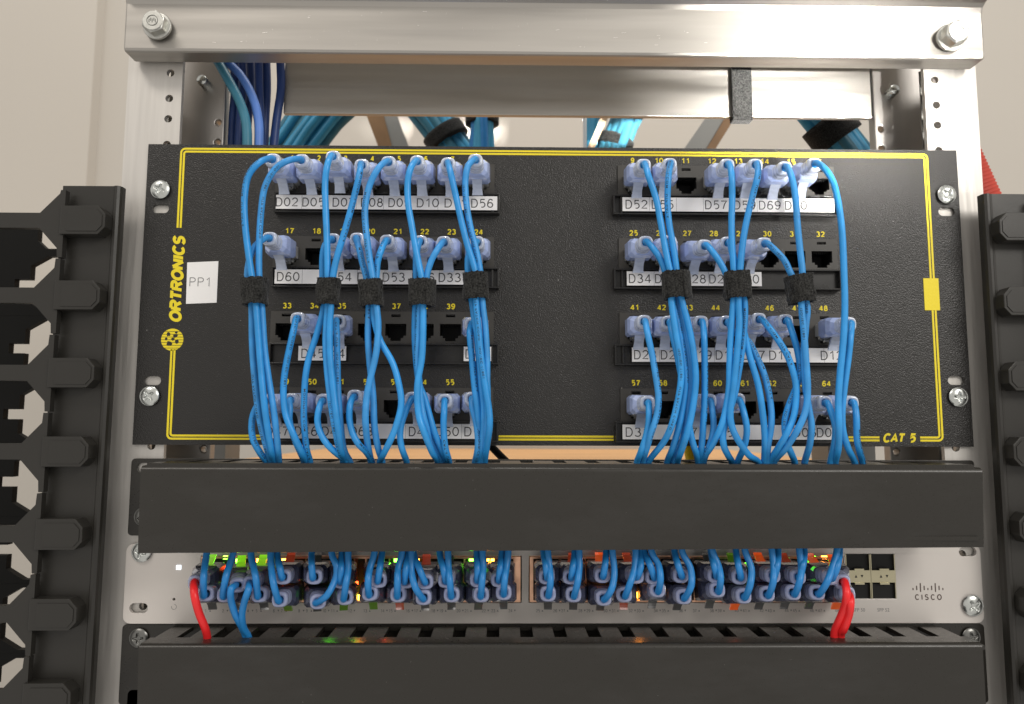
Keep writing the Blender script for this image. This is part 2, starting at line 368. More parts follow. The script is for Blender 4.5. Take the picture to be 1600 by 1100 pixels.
# top beam: angle bolted across the uprights
prof = [(0, 0)]
bm_ = MB()
def xprism(mb, prof, x0, x1):
    """profile in (y,z) swept along x"""
    mb.loft([[(x0, p[0], p[1]) for p in prof], [(x1, p[0], p[1]) for p in prof]])
beam_prof = [(-2, 50.5), (-14.2, 50.5), (-15.4, 51.0), (-16.2, 52.2), (-16.3, 79), (-17.5, 81.5), (-20, 83), (-24, 84), (-24, 180), (-2, 180)]
bm_.smooth = False; xprism(bm_, beam_prof[::-1], -252, 252.8)
part('top_beam', bm_, 'alum_h', rack, bevel=1.2)
_bm = MB(); _rr = random.Random(11)
for _k in range(70):
    x = _rr.uniform(-235, 235); z = _rr.uniform(54, 77); l_ = _rr.uniform(.5, 3.2); an = _rr.choice([0.05, -0.04, 1.5, 1.7, 0.1, 1.4]) + _rr.uniform(-.15, .15); w_ = _rr.uniform(.04, .11)
    if l_ > 1.8 and abs(an) > 1: l_ *= .5
    c_, s__ = math.cos(an), math.sin(an); _bm.add([(x - s__ * w_, -16.36, z - c_ * 0 + c_ * -w_), (x + c_ * l_ - s__ * -w_ * 0, -16.36, z + s__ * l_ - w_ * c_), (x + c_ * l_, -16.36, z + s__ * l_ + w_ * c_), (x, -16.36, z + w_ * c_)], [(0, 1, 2, 3)])
part('scratch', _bm, 'scuff', rack)['kind'] = 'stuff'
_p, _q = at(246, 41, -17), at(1485, 59, -17)
hexbolt(rack, _p.x, _p.z, -18.4, 6.3, 0.75); hexbolt(rack, _q.x, _q.z, -18.4, 6.5, 1.0)
# rear gusset plates with stud and holes
for x0, x1, sx, hx, hz in ((-237, -208.9, -221.4, -212.8, (26.2, 13.3)), (208.4, 242, 218.8, 210.8, (25.5, 13.0))):
    b = MB(); zs = [hz[0] - 12.9 * i for i in range(26)]
    b.prism(rect(x0, -420, x1, 96), 28, 36, [circ(hx + (1.5 if hx > 0 else 0), z, 2.0, 12) for z in zs])
    g = part('rear_plate', b, 'alum_dull', rack, bevel=0.8)
    s_ = MB(); s_.smooth = True
    cz = 51.2 if x0 < 0 else 48.8
    s_.loft([[(sx + rr * math.cos(t), yy, cz + rr * math.sin(t)) for t in [2 * math.pi * i / 18 for i in range(18)]] for yy, rr in ((28, 3.3), (21.0, 3.3), (20.4, 2.9))], False, True)
    part('stud', s_, 'zinc', g)
b = MB().box(-172, 207.6, 29, 33, 33.2, 68.2)
part('rear_crossbar', b, 'alum_h', rack, bevel=0.6)
b = MB(); b.box(115.8, 128.9, 27.4, 28.9, 31.4, 120); b.box(115.8, 128.9, 33.2, 34.6, 31.4, 120); b.box(115.8, 128.9, 27.4, 34.6, 29.8, 31.4)
tag(part('hook_and_loop_strap', b, 'velcro', bevel=0.6), 'flat black fabric strap looped over the rear aluminium crossbar', 'strap')

# ------------------------------------------------------------------ patch panel
panel = thing('patch_bay', 'black textured patch panel with four rows of jacks and yellow printed border', 'patch panel', (0, 0, -177))
def P_(mb, name, mats, parent=panel, bevel=0, label=None):
    mb.v = [(a, b_, c + 177) for a, b_, c in mb.v] if parent is panel else mb.v
    return part(name, mb, mats, parent, bevel, label=label)
XL = [-156.2 + 15.83 * i for i in range(8)]; XR = [46.1 + 15.85 * i for i in range(8)]
ROWZ = [-7.8, -52.0, -96.4, -140.6]            # number baselines (centre)
b = MB(); holes = []
for zr in ROWZ:
    for X in (XL, XR): holes.append(rect(X[0] - 8.2, zr - 21.5, X[7] + 8.2, zr - 5.5))
SLOT = [(-232.3, -39.2, -232.5, -27.9), (-231.8, -140.3, -232.5, -149.2), (233.3, -37.8, 233.3, -27.6), (233.2, -138.5, 233.3, -148.2)]
for sx, sz, _, _ in SLOT: holes.append(rrect(sx - 4.9, sz - 2.6, sx + 4.9, sz + 2.6, 2.55, 5))
b.prism(rect(-241.3, -176.8, 241.3, 0), 0, 2, holes)
P_(b, 'panel_plate', 'panel_black', bevel=0.3)
# phillips screws
def screw_mesh(name, m_, rr=5.6, h=2.6):
    b = MB(); b.smooth = True; n = 44; vs = []; fs = []; idx = {}
    for i in range(n + 1):
        for j in range(n + 1):
            u, v = -1 + 2 * i / n, -1 + 2 * j / n
            # square to disc
            x = u * math.sqrt(1 - v * v / 2); z = v * math.sqrt(1 - u * u / 2); q = math.hypot(x, z)
            y = -h * math.sqrt(max(0, 1 - (q * 0.93) ** 2.6)); 
            c = min(abs(x), abs(z)); d = max(abs(x), abs(z))
            wd = 0.15 * (1 - d * 0.6)
            if d < 0.56: y += 1.5 * max(0.0, min(1.0, (wd - c) / 0.05 + 0.5)) * (1 - (d / 0.56) ** 3 * 0.55)
            if q < 0.24: y = max(y, -h + 1.7)
            idx[i, j] = len(vs); vs.append((x * rr, min(y, 0), z * rr))
    for i in range(n):
        for j in range(n): fs.append((idx[i, j], idx[i + 1, j], idx[i + 1, j + 1], idx[i, j + 1]))
    b.add(vs, fs); return b.mesh(name, m_)
SCREW = screw_mesh('phillips_screw', 'zinc'); SCREWD = screw_mesh('black_screw', 'zinc_dark', 5.4, 2.3)
def screw(parent, x, y, z, me=SCREW, a=0.0, s=1.0):
    o = link('phillips_screw', me, parent, (x, y, z)); o.rotation_euler = (0, a, 0); o.scale = (s, s, s); return o
for (_, _, sx, sz), a in zip(SLOT, (0.4, 0.9, 0.7, 0.05)): screw(panel, sx, -0.3, sz + 177, a=a)
_d = MB(); _r2 = random.Random(21)
for _k in range(130):
    x, z, q = _r2.uniform(-238, 238), _r2.uniform(-175, -3), _r2.uniform(.06, .16)
    if _r2.random() < .2: q *= 1.7
    _d.add([(x - q, -0.05, z), (x + q * .5, -0.05, z - q), (x + q * _r2.uniform(.8, 2.2), -0.05, z + q * .4), (x, -0.05, z + q)], [(0, 1, 2, 3)])
P_(_d, 'dust', 'dust')['kind'] = 'stuff'
# yellow border, two concentric lines, broken by the lettering
def lines(mb, off):
    x0, x1, z0, z1 = -222.3 + off, 223.9 - off, -173.9 + off, -2.1 - off; wd = 1.15; r = 3.0 - off * 0.6; y0, y1 = -0.12, 0.0
    def corner(cx, cz, a0):
        o_ = [(cx + r * math.cos(math.radians(a0 + 15 * i)), cz + r * math.sin(math.radians(a0 + 15 * i))) for i in range(7)]
        i_ = [(cx + (r - wd) * math.cos(math.radians(a0 + 15 * i)), cz + (r - wd) * math.sin(math.radians(a0 + 15 * i))) for i in range(7)]
        mb.prism(o_ + i_[::-1], y0, y1)
    corner(x1 - r, z1 - r, 0); corner(x0 + r, z1 - r, 90); corner(x0 + r, z0 + r, 180); corner(x1 - r, z0 + r, 270)
    mb.box(x0 + r, x1 - r, y0, y1, z1 - wd, z1)
    for a, c in ((x0 + r, -166.4), (-33.0, 32.9), (166.4, 186.6), (210.3, x1 - r)): mb.box(a, c, y0, y1, z0, z0 + wd)
    for a, c in ((z0 + r, -122.3), (-50.6, z1 - r)): mb.box(x0, x0 + wd, y0, y1, a, c)
    mb.box(x1 - wd, x1, y0, y1, z0 + r, z1 - r)
b = MB(); lines(b, 0); P_(b, 'border_line', 'yellow_ink'); b = MB(); lines(b, 1.75); P_(b, 'border_line', 'yellow_ink')
P_(MB().box(217.0, 226.0, -0.2, 0, -97.3, -78.2), 'yellow_block', 'yellow_ink')
b = MB(); pen(b, 'ORTRONICS', -224.3, -107.2, -216.7, -54.0, -0.14, 0.24, 0.20, rot=True, space=0.14)
P_(b, 'lettering', 'yellow_ink')
b = MB(); pen(b, 'CAT 5', 187.9, -174.6, 208.9, -169.0, -0.14, 0.225, 0.25, space=0.14); P_(b, 'lettering', 'yellow_ink')
# round emblem: disc cut by dark lines and patches
b = MB(); cx, cz, rr = -221.6, -116.6, 6.4; b.prism(circ(cx, cz, rr, 36), -0.12, 0); b.cur = 1
for k in range(7):
    z = cz - 4.9 + k * 1.6; hw = math.sqrt(rr * rr - (z - cz) ** 2); b.box(cx - hw, cx + hw, -0.16, -0.12, z - 0.13, z + 0.13)
for px_, pz_, s1 in ((-2.4, 3.2, 1.5), (1.6, 2.2, 1.7), (-1.6, -2.4, 1.9), (2.9, -1.0, 1.4), (-3.6, 0.4, 1.0), (0.4, 0.2, 1.1), (2.3, 4.2, 0.9)):
    q = [(cx + px_ + s1 * R.uniform(.55, 1.15) * math.cos(t), cz + pz_ + s1 * R.uniform(.55, 1.15) * math.sin(t)) for t in [2 * math.pi * i / 9 for i in range(9)]]
    b.prism(q, -0.19, -0.16)
P_(b, 'round_emblem', ['yellow_ink', 'panel_black'])
b = MB(); b.prism([(-214.6, -95.7), (-197.0, -94.9), (-197.0, -70.4), (-215.0, -71.3)], -0.35, 0); b.cur = 1
pen(b, 'PP1', -213.4, -85.6, -200.6, -80.0, -0.4, 0.085, space=.2); P_(b, 'sticker', ['paper', 'grey_ink'], label='white square sticker reading PP1')
for x, z in ((174.6, -42.4), (174.3, -131.0)):
    b = MB(); b.prism(circ(x, z, 2.3, 20), -0.15, 0.0, [circ(x, z, 1.9, 20)]); P_(b, 'pressed_ring', 'jack_black')
# jacks: a face tile with the stepped opening and its cavity, shared mesh
OPEN = [(-6.1, 3.75), (-6.1, -3.25), (-4.5, -3.25), (-4.5, -4.6), (-3.0, -4.6), (-3.0, -6.3), (3.0, -6.3), (3.0, -4.6), (4.5, -4.6), (4.5, -3.25), (6.1, -3.25), (6.1, 3.75)]
jm = MB(); jm.prism(rect(-7.925, -10.0, 7.925, 10.9), -1.0, 0.6, [OPEN, rect(-2.7, 9.4 - 1.7, 2.7, 9.4 - 0.1)], back=False)
jm.cur = 1
def cavity(mb, poly, y0, y1):
    n = len(poly); vs = [(p[0], y0, p[1]) for p in poly] + [(p[0], y1, p[1]) for p in poly]
    ar = sum(poly[i][0] * poly[(i + 1) % n][1] - poly[(i + 1) % n][0] * poly[i][1] for i in range(n))
    pl = list(range(n)) if ar > 0 else list(reversed(range(n)))
    tris = tessellate_polygon([[Vector((p[0], p[1], 0)) for p in poly]])
    fs = [tuple(i + n for i in t) for t in tris]
    for q in range(n):
        a, c = pl[q], pl[(q + 1) % n]; fs.append((a, c, c + n, a + n))
    mb.add(vs, fs)
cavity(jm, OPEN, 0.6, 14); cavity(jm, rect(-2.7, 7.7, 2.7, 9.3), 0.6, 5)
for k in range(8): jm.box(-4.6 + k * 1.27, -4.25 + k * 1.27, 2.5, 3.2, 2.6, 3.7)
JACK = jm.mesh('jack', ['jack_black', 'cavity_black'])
HOLD_L = []
def number_boxes(n, x, z):
    s_ = str(n); wd = 2.4 if len(s_) == 1 else 5.4
    return x - wd / 2, z - 1.75, x + wd / 2, z + 1.75
def holder(X, zr, labels, lx0, lx1, cells):
    """label holder: a shallow tray under each block; its paper strip carries the designations"""
    x0, x1 = X[0] - 12.6, X[7] + 12.2; z1, z0 = zr - 22.3, zr - 34.3
    x0 = X[0] - 8.4 if X is XL else x0; x1 = X[7] + 12.2 if X is XL else X[7] + 9.4
    b = MB(); b.box(x0, x1, -1.6, 0, z0, z1)
    for a, c, _t in labels: b.box(a + .5, c - .5, -4.4, -1.6, (z0 + z1) / 2 - 3.5, (z0 + z1) / 2 + 3.5)
    b.box(x0, x1, -5.0, -1.6, z1 - 0.9, z1); b.box(x0, x1, -5.0, -1.6, z0, z0 + 0.9)
    b.box(x0, x0 + 1.2, -5.0, -1.6, z0 + 0.9, z1 - 0.9); b.box(x1 - 1.2, x1, -5.0, -1.6, z0 + 0.9, z1 - 0.9)
    if X is XL: b.box(x1 - 4.6, x1 - 3.4, -4.2, -1.6, z0 + 0.9, z1 - 0.9)
    else: b.box(x0 + 4.4, x0 + 5.6, -4.2, -1.6, z0 + 0.9, z1 - 0.9)
    h = P_(b, 'label_holder', 'holder_black', bevel=0.25)
    for a, c, texts in labels:
        t = MB(); zc = (z0 + z1) / 2 + 0.1
        t.box(a, c, -4.75, -4.45, zc - 4.15 + 177, zc + 4.15 + 177)
        t.cur = 1
        for s_, tx in texts:
            if s_: pen(t, s_, tx - 6.7 * (1 if len(s_) > 2 else .66), zc - 2.75 + 177, tx + 6.7 * (1 if len(s_) > 2 else .66), zc + 2.7 + 177, -4.79, 0.105)
        t.cur = 2
        nx = a + 15.85
        while nx < c - 4: t.box(nx - 0.08, nx + 0.08, -4.78, -4.75, zc - 4.1 + 177, zc + 4.1 + 177); nx += 15.85
        part('label_strip', t, ['paper', 'black_ink', 'grey_ink'], h)
    return h
LAB = {
 (0, 0): [(-164.2, -33.6, [('D02', -157.0), ('D05', -141.6), ('D07', -124.0), ('D08', -107.5), ('D09', -91.5), ('D10', -75.0), ('D11', -58.8), ('D56', -43.2)])],
 (0, 1): [(39.0, 164.0, [('D52', 47.2), ('D55', 62.6), ('D57', 94.0), ('D59', 111.0), ('D69', 125.8), ('D70', 141.2)])],
 (1, 0): [(-162.6, -53.2, [('D60', -154.8), ('D54', -124.8), ('D58', -108.5), ('D53', -94.0), ('D36', -77.0), ('D33', -61.7)])],
 (1, 1): [(41.0, 119.6, [('D34', 48.6), ('D35', 63.8), ('D28', 80.6), ('D29', 95.4), ('D30', 111.6)])],
 (2, 0): [(-147.6, -120.4, [('D45', -139.4), ('D44', -127.6)]), (-53.2, -37.5, [('D42', -45.8)])],
 (2, 1): [(43.4, 164.2, [('D23', 51.0), ('D24', 66.4), ('D19', 83.0), ('D15', 98.0), ('D17', 113.6), ('D18', 129.0), ('D12', 158.8)])],
 (3, 0): [(-165.0, -38.0, [('D47', -158.0), ('D46', -141.8), ('D48', -126.4), ('D63', -110.6), ('D49', -77.4), ('D50', -62.0), ('D51', -46.0)])],
 (3, 1): [(37.4, 164.6, [('D31', 45.6), ('D75', 78.0), ('D25', 94.0), ('D06', 141.6), ('D0', 152.6)])],
}
SKIPNUM = {(2, 0): {3: None}}
for r_, zr in enumerate(ROWZ):
    for g_, X in enumerate((XL, XR)):
        b = MB(); b.box(X[0] - 9.0, X[0] - 7.925, -1.0, 0.6, zr - 24.2 + 2.1, zr - 3.3); P_(b, 'block_end', 'jack_black')
        b = MB(); b.box(X[7] + 7.925, X[7] + 9.2, -1.0, 0.6, zr - 24.2 + 2.1, zr - 3.3); P_(b, 'block_end', 'jack_black')
        holder(X, zr, LAB[r_, g_], 0, 0, 0)
        for i, x in enumerate(X):
            n = r_ * 16 + g_ * 8 + i + 1
            link('jack', JACK, panel, (x, 0, zr - 14.2 + 177 + 0.0))
            t = MB(); pen(t, str(n), *number_boxes(n, x, zr), -0.13, 0.20, space=.24); P_(t, 'port_number', 'yellow_ink')

# ------------------------------------------------------------------ plug meshes (outward = -y)
def ring_rect(wx, hz, y, z=0, ch=1.6, x=0):
    a, c = wx / 2, hz / 2
    return [(x - a + ch, y, z - c), (x + a - ch, y, z - c), (x + a, y, z - c + ch), (x + a, y, z + c - ch), (x + a - ch, y, z + c), (x - a + ch, y, z + c), (x - a, y, z + c - ch), (x - a, y, z - c + ch)]
def ring_c(r, y, n=20, sx=1.0): return [(r * sx * math.cos(2 * math.pi * i / n + 0.2), y, r * math.sin(2 * math.pi * i / n + 0.2)) for i in range(n)]
b = MB(); b.loft([ring_rect(11.5, 7.2, 8, 0, .3), ring_rect(11.5, 7.2, -6.5, 0, .3), ring_rect(10.8, 6.4, -11.5, 0, .6)][::-1]); b.box(-3.0, 3.0, -5.5, 3.0, -5.9, -3.6); b.box(-1.7, 1.7, -8.5, -1.0, -7.0, -5.9)
b.cur = 1
for k in range(8): b.box(-4.6 + k * 1.27, -4.3 + k * 1.27, 4.5, 7.5, 3.61, 3.75)
CONN = b.mesh('connector', ['clear_plastic', 'gold'])
def boot_mesh(name, mt, drop=0.0):
    b = MB(); b.loft([ring_rect(8.6, 7.6, -21.5, 0.2, 2.3), ring_rect(12.2, 9.6, -20.0, 0.1, 2.0), ring_rect(14.2, 10.7, -16.5, 0, 1.5), ring_rect(14.5, 10.7, -9.0, 0, 1.2), ring_rect(14.2, 10.0, -7.4, 0, 1.2), ring_rect(12.2, 8.0, -6.0, 0, 1.0)])
    return b.mesh(name, mt)
BOOT = boot_mesh('boot', 'boot'); BOOTS = boot_mesh('boot', 'smoke_boot')
def sqr(r, y, n=24, e=0.72):
    out = []
    for i in range(n):
        t = 2 * math.pi * i / n; c, q = math.cos(t), math.sin(t)
        out.append((math.copysign(abs(c) ** e, c) * r, y, math.copysign(abs(q) ** e, q) * r * 0.96))
    return out
def relief_mesh(mt):
    b = MB(); b.smooth = True
    prof = [(-19.5, 4.25), (-22.4, 4.3), (-22.8, 4.0), (-23.5, 4.0), (-23.9, 4.3), (-25.6, 4.25), (-26.0, 3.95), (-26.7, 3.95), (-27.1, 4.2), (-29.4, 4.15), (-30.4, 3.85), (-30.9, 3.2), (-30.7, 2.1), (-27, 1.9)]
    b.loft([sqr(r, y) for y, r in prof][::-1], False, True)
    return b.mesh('strain_relief', mt)
RELIEF = relief_mesh('boot_pale')
def latch_mesh(mt, short=False):
    b = MB(); pr = [(-17.5, -4.4, 3.0, 1.2), (-15.0, -5.6, 2.9, 1.5), (-12.6, -7.4, 2.7, 1.4), (-11.0, -9.4, 2.7, 1.2), (-10.0, -11.2, 2.9, 1.1), (-9.4, -12.6, 3.1, 0.8)]
    if short: pr = [(-16.0, -4.4, 2.4, 1.2), (-13.5, -5.4, 2.4, 1.4), (-11.0, -6.8, 2.2, 1.3), (-9.0, -8.2, 2.2, 1.1), (-7.8, -9.4, 2.2, 1.0)]
    rings = []
    for y, z, hw, th in pr: rings.append([(-hw, y - th / 2, z), (hw, y - th / 2, z), (hw, y + th / 2, z + 0.5), (-hw, y + th / 2, z + 0.5)])
    b.smooth = False; b.loft(rings); return b.mesh('latch_tab', mt)
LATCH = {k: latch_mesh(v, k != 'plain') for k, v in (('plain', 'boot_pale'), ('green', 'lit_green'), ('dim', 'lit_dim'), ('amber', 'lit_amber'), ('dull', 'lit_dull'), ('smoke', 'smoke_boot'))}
CORD_R = 1.72
MARKS = ['MONOPRICE.COM   UTP CAT.6', 'ISO/IEC 11801   UTP PATCH CORD', 'UTP PATCH CORD   ISO/IEC 11801', 'CAT.6 UTP   ISO/IEC 11801']
def wrap_text(mb, P, body, s0, ang, r, size=1.5):
    """print a line of text along a tube path P, starting s0 mm from its start"""
    vs, fs, a0, a1, b0, b1 = text2d(body, 0.01, 0, 1.25); fr = frames(P)
    acc = [0.0]
    for i in range(1, len(P)): acc.append(acc[-1] + (P[i] - P[i - 1]).length)
    L = acc[-1]; out = []; j = 0
    for a, c in vs:
        s_ = s0 + (a - a0) * size * 1.5
        if s_ > L - 3: s_ = L - 3
        lo = 0
        for q in range(len(acc) - 1):
            if acc[q] <= s_: lo = q
            else: break
        t = (s_ - acc[lo]) / max(1e-6, acc[min(lo + 1, len(acc) - 1)] - acc[lo])
        p = P[lo].lerp(P[min(lo + 1, len(P) - 1)], t); _, tt, n1, n2 = fr[lo]
        # angle measured from the side that faces the camera
        nf = Vector((0, -1, 0)) - tt * (-tt.y); nf.normalize(); nb = tt.cross(nf)
        al = ang + ((b1 + b0) / 2 - c) * size / r * -1
        out.append(p + (nf * math.cos(al) + nb * math.sin(al)) * (r + 0.05))
    mb.add(out, fs)
def make_cable(name, label, group, base, tip, path, depth, end=(-28,), flip=1, jacket='blue_jacket', relief=RELIEF, boot=BOOT, latch='plain', conn=True, mark=None, tail=None, r=CORD_R, leave=2.5, endz=None):
    """base: mm point of the jack centre; tip: (px, py) of the strain relief's end; path: list of (px, py[, depth])"""
    B = Vector(base); T = at(tip[0], tip[1], -30.5)
    root = thing(name, label, 'cable', B, group)
    if conn: link('connector', CONN, root, (0, 0, 0), rot=(0, 0 if flip > 0 else math.pi, 0))
    d = (T - (B + Vector((0, -4, 0)))).normalized()
    q = d.to_track_quat('-Y', 'Z').to_matrix().to_4x4()
    M = Matrix.Translation(Vector((0, 0, 0))) @ q @ Matrix.Rotation(0 if flip > 0 else math.pi, 4, 'Y')
    sc_ = (T - B).length / 30.5
    for nm, me in (('boot', boot), ('strain_relief', relief), ('latch_tab', LATCH[latch])):
        o = link(nm, me, root); mm = M.copy(); mm.translation = Vector((0, 0, 0)); o.matrix_local = mm @ Matrix.Diagonal((1, sc_, 1, 1))
    pts = [T - d * 7, T - d * 0.5, T + d * leave]
    n = len(path)
    for i, p in enumerate(path):
        dd = p[2] if len(p) > 2 else (depth if i < n - 2 else (depth * 0.55 + end[0] * 0.45 if i == n - 2 else end[0]))
        pts.append(at(p[0], p[1], dd))
    if tail: pts += [Vector(t) for t in tail(pts[-1])]
    b = MB(); P = tube(b, [p - B for p in pts], r, 12, 2.2)
    c = part('cord', b, jacket, root)
    if mark:
        t = MB(); wrap_text(t, P, MARKS[mark[0] % 4], mark[1], mark[2], r); part('printed_marking', t, 'black_ink', c)
    return root
def down(p): return [p + Vector((0, 1, -9)), p + Vector((0, 3, -24))]
def port_base(n):
    r_, c = divmod(n - 1, 16); X = XL if c < 8 else XR
    return (X[c % 8], -1.0, ROWZ[r_] - 13.6)
ORD = ['first', 'second', 'third', 'fourth', 'fifth', 'sixth', 'seventh', 'eighth', 'ninth', 'tenth', 'eleventh', 'twelfth']
ROWN = ['top', 'second', 'third', 'bottom']
